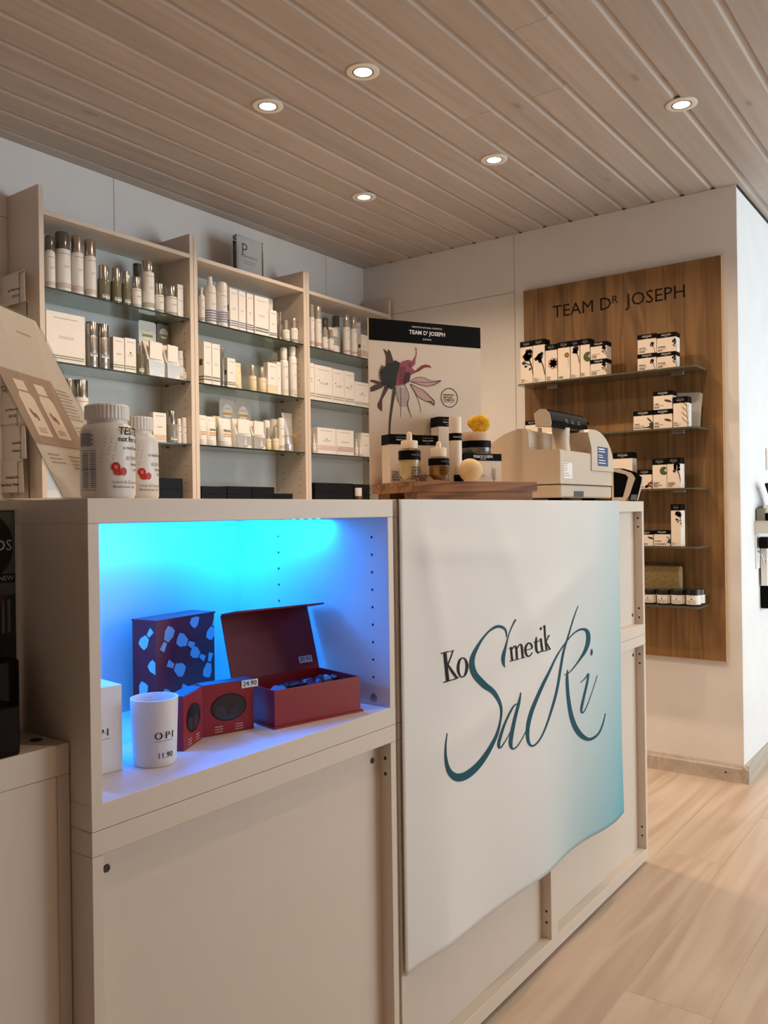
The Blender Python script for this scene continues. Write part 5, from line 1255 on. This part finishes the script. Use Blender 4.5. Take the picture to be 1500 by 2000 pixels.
row('middle', 2, [
    ('box', 398, 413, 668, 'tall white carton with grey side', dict(ink='dgreen', d=.034, panel=1)),
    ('box', 414, 430, 672, 'tall white carton', dict(ink='dgreen', d=.034)),
    ('bottle', 430, 438, 681, 'thin silver pen bottle', dict(vc=702, body=SILVB, ink='dgreen', rc=.98)),
    ('box', 444, 460, 700, 'short white carton with green dots', dict(ink='dgreen', d=.022, panel=1)),
    ('tube', 460, 478, 707, 'cream squeeze tube', dict(m=CREAMT, ink='orange', dots=False)),
    ('dropper', 484, 501, 713, 'yellow labelled dropper bottle', dict(vc=735, cap='clear', ink='yellow', body=CREAMT)),
    ('dropper', 502, 520, 717, 'yellow labelled dropper bottle', dict(vc=739, cap='clear', ink='yellow', body=CREAMT)),
    ('box', 523, 541, 709, 'white carton with yellow foot', dict(ink='yellow', d=.026, dz=(.02, .3, 4))),
    ('box', 541, 549, 707, 'slim white carton edge', dict(ink='yellow', d=.02, dots=False)),
    ('bottle', 526, 543, 688, 'white rounded bottle standing behind', dict(vc=704, cap='white', dome=1, Y=SY + .085, shoulder=.012, rc=.92)),
    ('bottle', 545, 563, 680, 'tall white bottle with domed shoulder', dict(vc=702, cap='white', ink='yellow', shoulder=.018, rc=.76)),
    ('bottle', 562.5, 579.5, 678, 'tall white tester bottle', dict(vc=695, cap='white', ink='yellow', shoulder=.018, rc=.76, tester=1, tz=.004)),
])
row('middle', 3, [
    ('tube', 392, 410, 810, 'white squeeze tube', dict(ink='orange')),
    ('tube', 409, 429, 813, 'white squeeze tester tube', dict(ink='orange', tester=1)),
    ('tube', 422, 438, 812, 'beige tube standing behind', dict(ink='orange', Y=SY + .07, m=CREAMT)),
    ('tube', 436, 461, 816, 'wide white squeeze tester tube', dict(ink='orange', tester=1)),
    ('card', 428, 459, 780, 'silver foil card with round orange label', dict(ink='orange', lift=.056, Y=SY + .11)),
    ('card', 459, 489, 784, 'silver foil card with round orange label', dict(ink='orange', lift=.056, Y=SY + .11)),
    ('display', 461, 490, 818, 'open carton of silver sachets', dict(d=.04)),
    ('dropper', 475, 484, 851, 'tiny vial with price label', dict(vc=868, cap=None, tester='30.00', Y=SY + .008)),
    ('display', 493, 517, 822, 'smaller open carton of silver sachets', dict(d=.04)),
    ('dropper', 506, 515, 853, 'tiny vial with price label', dict(vc=870, cap=None, tester='30.00', Y=SY + .008)),
    ('bottle', 511, 528, 820, 'white capped canister behind', dict(vc=836, cap='white', dome=1, rc=.98, Y=SY + .06)),
    ('bottle', 525, 543, 818, 'white capped canister behind', dict(vc=834, cap='white', dome=1, rc=.98, Y=SY + .06)),
    ('dropper', 517, 530, 836, 'pale yellow serum dropper', dict(vc=858, cap='clear', body=CREAMT, ink='yellow')),
    ('dropper', 530, 545, 834, 'pale yellow serum dropper', dict(vc=857, cap='clear', body=CREAMT, ink='yellow')),
    ('bottle', 541, 556, 816, 'tall white capped canister', dict(vc=833, cap='white', dome=1, rc=.98, Y=SY + .016)),
    ('tube', 560, 580, 806, 'silver tube tied with yellow ribbon', dict(m=SILV, bow=1, dots=False, Y=SY + .03)),
])
row('middle', 4, [
    ('navy', 394, 443, 950, 'dark navy box', {}), ('navy', 444, 492, 950, 'dark navy box', {}), ('navy', 493, 536, 951, 'dark navy box', {}), ('navy', 537, 572, 964, 'low dark navy box', {}),
])
row('right', 1, [
    ('bottle', 603, 614, 596, 'white bottle with clear gold cap', dict(vc=620, cap='clear', ink='red')),
    ('bottle', 613, 628, 599, 'white bottle with clear gold cap', dict(vc=624, cap='clear', ink='red')),
    ('bottle', 628, 641, 640, 'short white bottle with clear cap', dict(vc=659, cap='clear', ink='red', rc=.6)),
    ('bottle', 640, 653, 644, 'short white bottle with clear cap', dict(vc=662, cap='clear', ink='red', rc=.6)),
    ('bottle', 629, 641, 622, 'grey capped bottle standing behind', dict(vc=645, cap='smoke', Y=SY + .10)),
    ('bottle', 648, 664, 618, 'grey capped bottle standing behind', dict(vc=640, cap='smoke', Y=SY + .10)),
    ('tube', 652, 670, 639, 'white squeeze tube with dark dots', dict(ink='navy', dz=(.3, .66, 6))),
    ('bottle', 669, 684, 616, 'slim white bottle with clear gold cap', dict(vc=640, cap='clear', ink='red', rc=.8, dz=(.12, .2, 2))),
    ('bottle', 683, 698, 620, 'slim white bottle with clear gold cap', dict(vc=643, cap='clear', ink='red', rc=.8, dz=(.12, .2, 2))),
    ('box', 696, 704, 630, 'pale carton standing behind', dict(dots=False, d=.02, Y=SY + .10)),
    ('box', 706, 716, 654, 'white carton with red lines', dict(ink='red', d=.024, dz=(.1, .35, 4), panel=1)),
    ('box', 716, 727, 657, 'red lined carton by the poster', dict(ink='red', d=.024, dz=(.1, .35, 4))),
])
row('right', 2, [
    ('box', 603, 614, 709, 'white carton with black seal', dict(seal=1, d=.03)),
    ('box', 614.5, 649, 715, 'broad white carton with three seals', dict(seal=1, sx=-.25, seal2=.2, d=.03)),
    ('box', 649.5, 672, 722, 'white carton with two seals', dict(seal=1, sx=-.25, seal2=.2, d=.03)),
    ('box', 672.5, 692, 726, 'white carton with two seals', dict(seal=1, sx=.2, seal2=-.25, d=.03)),
    ('box', 692.5, 722, 747, 'short white carton with one seal', dict(seal=1, d=.04)),
])
row('right', 3, [
    ('dropper', 609, 618, 846, 'pink dropper vial', dict(vc=866, cap=None, ink='pink')),
    ('box', 620, 656, 836, 'pink striped carton with black seal', dict(ink='pink', seal=1, d=.05, dz=(.14, .34, 4))),
    ('box', 657, 691, 840, 'white carton with red and pink stripes', dict(ink='red', d=.05, dz=(.14, .34, 4))),
    ('dropper', 692, 700, 856, 'pink dropper vial', dict(vc=874, cap=None, ink='pink')),
    ('dropper', 700, 708, 857, 'pink dropper vial', dict(vc=875, cap=None, ink='pink', tester='39.90')),
    ('box', 706, 724, 846, 'grey white carton by the poster', dict(dots=False, d=.04, Y=SY + .06)),
])
row('right', 4, [
    ('navy', 615, 644, 943, 'dark navy box', {}), ('navy', 644, 690, 944, 'wide dark navy box', {}), ('navy', 692, 722, 946, 'dark navy box', dict(Y=SY + .05, d=.08)),
    ('bottle', 691, 708, 953, 'small white capped jar', dict(vc=969, cap='white', dots=False, body=mat('brown_jar', '5a3a28', .2))),
])
# acrylic award block on the middle unit
p = onY(484, 525, SY + .05)
a, b = onY(462, 520, SY + .045), onY(515, 530, SY + .045); w = b.x - a.x; h = onY(488, 466, SY + .045).z - STU
t = thing('acrylic_block', 'clear acrylic award block standing on top of the middle shelving unit', 'award', ((a.x + b.x) / 2, SY + .045, STU + .0003))
bl = obj('block', MB().box(-w / 2, w / 2, 0, .022, 0, h, c=.0015), mat('acrylic_block', 'f6f8f6', .01, trans=1.0), t)
obj('print', MB().flat(merge(text('P', .075, -w * .30, h * .50), text('cellpremium', .020, -w * .34, h * .46), rect(-w * .26, h * .36, w * .2, h * .37), rect(-w * .22, h * .30, w * .16, h * .31)), front(-.0006)), mat('engraved_grey', '55504b', .5), bl)
t = thing('peg', 'small black hook on top of the left shelving unit', 'hook', (1.66, SY + .05, STU + .0003))
obj('hook', MB().tube([(0, 0, 0), (.02, 0, .008), (.035, 0, .002)], .003), BLACK, t)

# ------------------------------------------------------------------ cartons on the oak panel's glass shelves
def wbox(shelf, u0, u1, vt, label, lines, bot=None, dep=.052, lift=None, **k):
    z, n = WS[shelf]; z += .0003; Xf = SX + .016 if 'Xf' not in k else k.pop('Xf')
    um = (u0 + u1) / 2; zz = z if lift is None else lift
    a, b = onX(u0, vt + 20, Xf), onX(u1, vt + 20, Xf); w = a.y - b.y - .0012; h = onX(um, vt, Xf).z - zz
    t = joseph((Xf + dep / 2, (a.y + b.y) / 2, zz), R(-90), w, dep, h, label, lines, bot, group='cartons on the %s shelf of the oak panel' % n, tint='e9dccf', **k)
    return zz + h + .0009
O = ' on the oak panel\'s first shelf'
wbox(0, 1016, 1040, 667, 'leftmost tall carton with black blossom picture' + O, ['DAILY', '~CLEANSING', 'MILK'], 'black_blossom', botpos=(.008, .10, .11))
wbox(0, 1040.5, 1064, 663, 'second tall carton with drooping black flowers' + O, ['DAILY', '~BALANCING', 'TONER'], 'lavender', botpos=(.008, .085, .09))
wbox(0, 1065, 1088, 673, 'third carton with pale pink flower' + O, ['GENTLE', '~ROSE', 'TONER'], 'pink', botpos=(.010, .075, .085))
wbox(0, 1089, 1113, 668, 'fourth carton with orange blossom' + O, ['FIRMING', 'TONER'], 'orange', botpos=(.014, .095, .07))
wbox(0, 1114, 1132, 665, 'fifth carton with a lavender sprig' + O, ['GENTLE', '~EYE MAKE-UP', 'REMOVER'], 'lavender', botpos=(.004, .105, .07))
wbox(0, 1133, 1152, 662, 'sixth carton with a round grey leaf' + O, ['DAILY', 'DEFENSE', 'BODY', 'LOTION'], 'green', botpos=(.014, .085, .07), botc=None)
l = wbox(0, 1153, 1185, 702, 'lower of two stacked scrub cartons' + O, ['~CLEANSING', 'FACIAL', 'SCRUB'], 'black_blossom', botpos=(.026, .035, .045))
wbox(0, 1153, 1185, 668, 'upper of two stacked scrub cartons' + O, ['~CLEANSING', 'FACIAL', 'SCRUB'], 'black_blossom', botpos=(.026, .035, .045), lift=l)
l1 = wbox(0, 1245, 1282, 691, 'lower gentle cream carton in the stack of four' + O, ['GENTLE', '~CALMING', 'CREAM'], 'violet', botpos=(.024, .024, .036))
l2 = wbox(0, 1282.5, 1320, 688, 'lower intense mask carton in the stack of four' + O, ['INTENSE', '~CALMING', 'MASK'], 'black_blossom', botpos=(.036, .028, .040))
wbox(0, 1245, 1282, 653, 'upper gentle cream carton in the stack of four' + O, ['GENTLE', '~CALMING', 'CREAM'], 'violet', botpos=(.024, .024, .036), lift=l1)
wbox(0, 1282.5, 1320, 650, 'upper intense mask carton in the stack of four' + O, ['INTENSE', '~CALMING', 'MASK'], 'black_blossom', botpos=(.036, .028, .040), lift=l2)
O = ' on the oak panel\'s second shelf'
wbox(1, 1026, 1050, 822, 'leftmost carton, behind the register,' + O, ['DAILY'], None)
wbox(1, 1058, 1092, 824, 'carton with orange flower behind the register display' + O, ['DAILY', '~CREAM'], 'orange')
wbox(1, 1110, 1140, 824, 'carton with green leaves behind the register display' + O, ['DEEP', '~CREAM'], 'rosemary')
wbox(1, 1237, 1275, 803, 'purifying facial cream carton with grey leaf' + O, ['DAILY', '~PURIFYING', 'FACIAL CREAM'], 'grey_leaf', botpos=(.032, .026, .05))
l = wbox(1, 1276, 1313, 800, 'lower of two stacked purifying mask cartons' + O, ['DEEP', '~PURIFYING', 'MASK'], 'brown_pod', botpos=(.022, .030, .045))
wbox(1, 1276, 1313, 764, 'upper of two stacked purifying mask cartons' + O, ['DEEP', '~PURIFYING', 'MASK'], 'brown_pod', botpos=(.022, .030, .045), lift=l)
wbox(1, 1314.5, 1343, 775, 'tall purifying serum carton with herb stem' + O, ['DEEP', '~PURIFYING', 'SERUM'], 'cream_herb', botpos=(.026, .05, .09))
a, b = onX(1322, 800, SX + .115), onX(1370, 800, SX + .115); zt = onX(1345, 766, SX + .115).z
for i, (c_, nm) in enumerate((('b9b8b6', 'front grey envelope leaning behind the serum carton'), ('d6cbb8', 'rear cream envelope leaning behind the serum carton'))):
    hh2 = zt - WS[1][0] - i * .004
    t = tag(obj('envelope', MB().prism([(b.y + .012 - i * .004, 0), (a.y, 0), (a.y - .004, hh2), (b.y - i * .004, hh2 - .006)], 'X', -.0008, .0008), mat('paper_' + c_, c_, .6, noise=.05, scale=15), loc=(SX + .112 + i * .006, 0, WS[1][0] + .0003)), nm, 'envelope')
    obj('flap', MB().prism([(a.y - .004, hh2 - .001), (b.y + .002, hh2 - .007), ((a.y + b.y) / 2, hh2 - .05)], 'X', -.0014, -.0009), mat('paper_' + c_, c_, .6), t)
O = ' on the oak panel\'s third shelf'
wbox(2, 1197, 1235, 884, 'ultra intense carton beside the register' + O, ['ULTRA INTENSE', '~DEEP CREAM', ''], 'cream_herb', botpos=(.034, .03, .04))
wbox(2, 1245, 1273, 918, 'low carton with red berry picture' + O, ['', 'CREAM'], 'red', botpos=(.02, .03, .06))
wbox(2, 1274, 1302, 896, 'repair serum carton with round green leaf' + O, ['SUPREME', 'REPAIR', 'WELL AGING', 'SERUM'], 'green', botpos=(.018, .070, .055))
wbox(2, 1302.5, 1329, 894, 'hyaluron serum carton with dark violet flower' + O, ['HYALURON', 'AGE REPAIR', 'BOOSTER', 'SERUM'], 'violet', botpos=(.012, .065, .07))
O = ' on the oak panel\'s fourth shelf'
wbox(3, 1247, 1276, 1037, 'low carton half hidden by the counter' + O, ['', 'TREATMENT'], 'brown_pod', botpos=(.022, .03, .04))
wbox(3, 1277, 1309, 1036, 'low lip treatment carton' + O, ['INTENSE', '~', 'LIP TREATMENT'], 'grey_leaf', botpos=(.028, .026, .03))
wbox(3, 1310, 1330, 985, 'tall slim carton with olive sprig' + O, ['DAILY', '~PROTECTION', 'SPF 30'], 'black_blossom', botpos=(.014, .11, .06))
# jars and wrapped sponge on the fifth shelf
JL = mat('jar_lid', '15130f', .35); JG = mat('jar_dark_glass', '2b241e', .15)
for i, (u0, u1, X_, lab) in enumerate(((1256, 1282, .016, 'first small black-lidded balm jar, at the counter edge, fifth shelf'), (1283, 1310, .016, 'second small black-lidded balm jar on the fifth shelf'), (1311, 1338.5, .016, 'third small black-lidded balm jar on the fifth shelf'), (1340, 1369, .016, 'rightmost front black-lidded balm jar on the fifth shelf'), (1350, 1377, .080, 'black-lidded balm jar standing behind at the fifth shelf\'s end'))):
    r = .02
    for _ in range(3): c0 = onX((u0 + u1) / 2, 1165, SX + X_ + r); r = (u1 - u0) / 2 / F_PX * depth(c0)
    z = WS[4][0] + .0003; t = thing('balm_jar', lab, 'jar', (c0.x, c0.y, z), R(-90), group='balm jars on the fifth shelf')
    h = onX((u0 + u1) / 2, 1150, SX + X_ + r).z - z; r *= .98
    b = obj('jar', MB().lathe([(0, 0), (r * .9, 0), (r * .95, .003), (r * .95, h * .70), (0, h * .70)], 24), JG, t, smooth=40)
    lb = obj('label', MB().flat(wrect(-r * 2.2, h * .10, r * 2.2, h * .64, 24), wrap(r * .95 + .0005)), mat('jar_label', 'e8e2da', .5), b)
    p = MB(); p.flat(textw('TEAM D JOSEPH', r * .9, 0, h * .55), wrap(r * .95 + .0009)); p.flat(ell(0, h * .42, .0028, .0028, 8), wrap(r * .95 + .0009)); p.flat(textw('HAND & FOOT', r * 1.3, -r * .1, h * .27), wrap(r * .95 + .0009)); p.flat(textw('CREAM BALM', r * 1.2, 0, h * .17), wrap(r * .95 + .0009))
    obj('label_text', p, INK, lb)
    obj('lid', MB().lathe([(0, h * .705), (r, h * .705), (r, h - .001), (r * .97, h), (0, h)], 28), JL, t, smooth=40)
a, b = onX(1250, 1120, SX + .10), onX(1332, 1120, SX + .10); zt = onX(1290, 1104, SX + .10).z; z = WS[4][0] + .0003
t = thing('wrapped_sponge', 'brown exfoliating sponge wrapped in clear film behind the balm jars', 'sponge', (SX + .10, (a.y + b.y) / 2, z), R(-90), group=None)
w = a.y - b.y; h = zt - z
obj('sponge', MB().box(-w / 2 + .006, w / 2 - .006, 0, .036, .002, h - .004, c=.006), mat('loofah', 'cdb98f', .9, noise=.25, scale=90, bump=.8), t)
obj('film', MB().box(-w / 2, w / 2, -.003, .040, 0, h + .012, c=.004), glass('clear_film', 'e9e4d8', 1.0, .06, 1.4), t)

for o in bpy.data.objects:          # fine print too small to take apart stays one part
    if o.parent and o.name.split('.')[0] in ('print', 'patches', 'logo_lettering', 'label_print', 'plant_picture', 'brand_text', 'product_text', 'label_text', 'nutrition_table', 'sticker_text', 'contents', 'header_text', 'flower_print', 'seal_print'):
        o['kind'] = 'stuff'
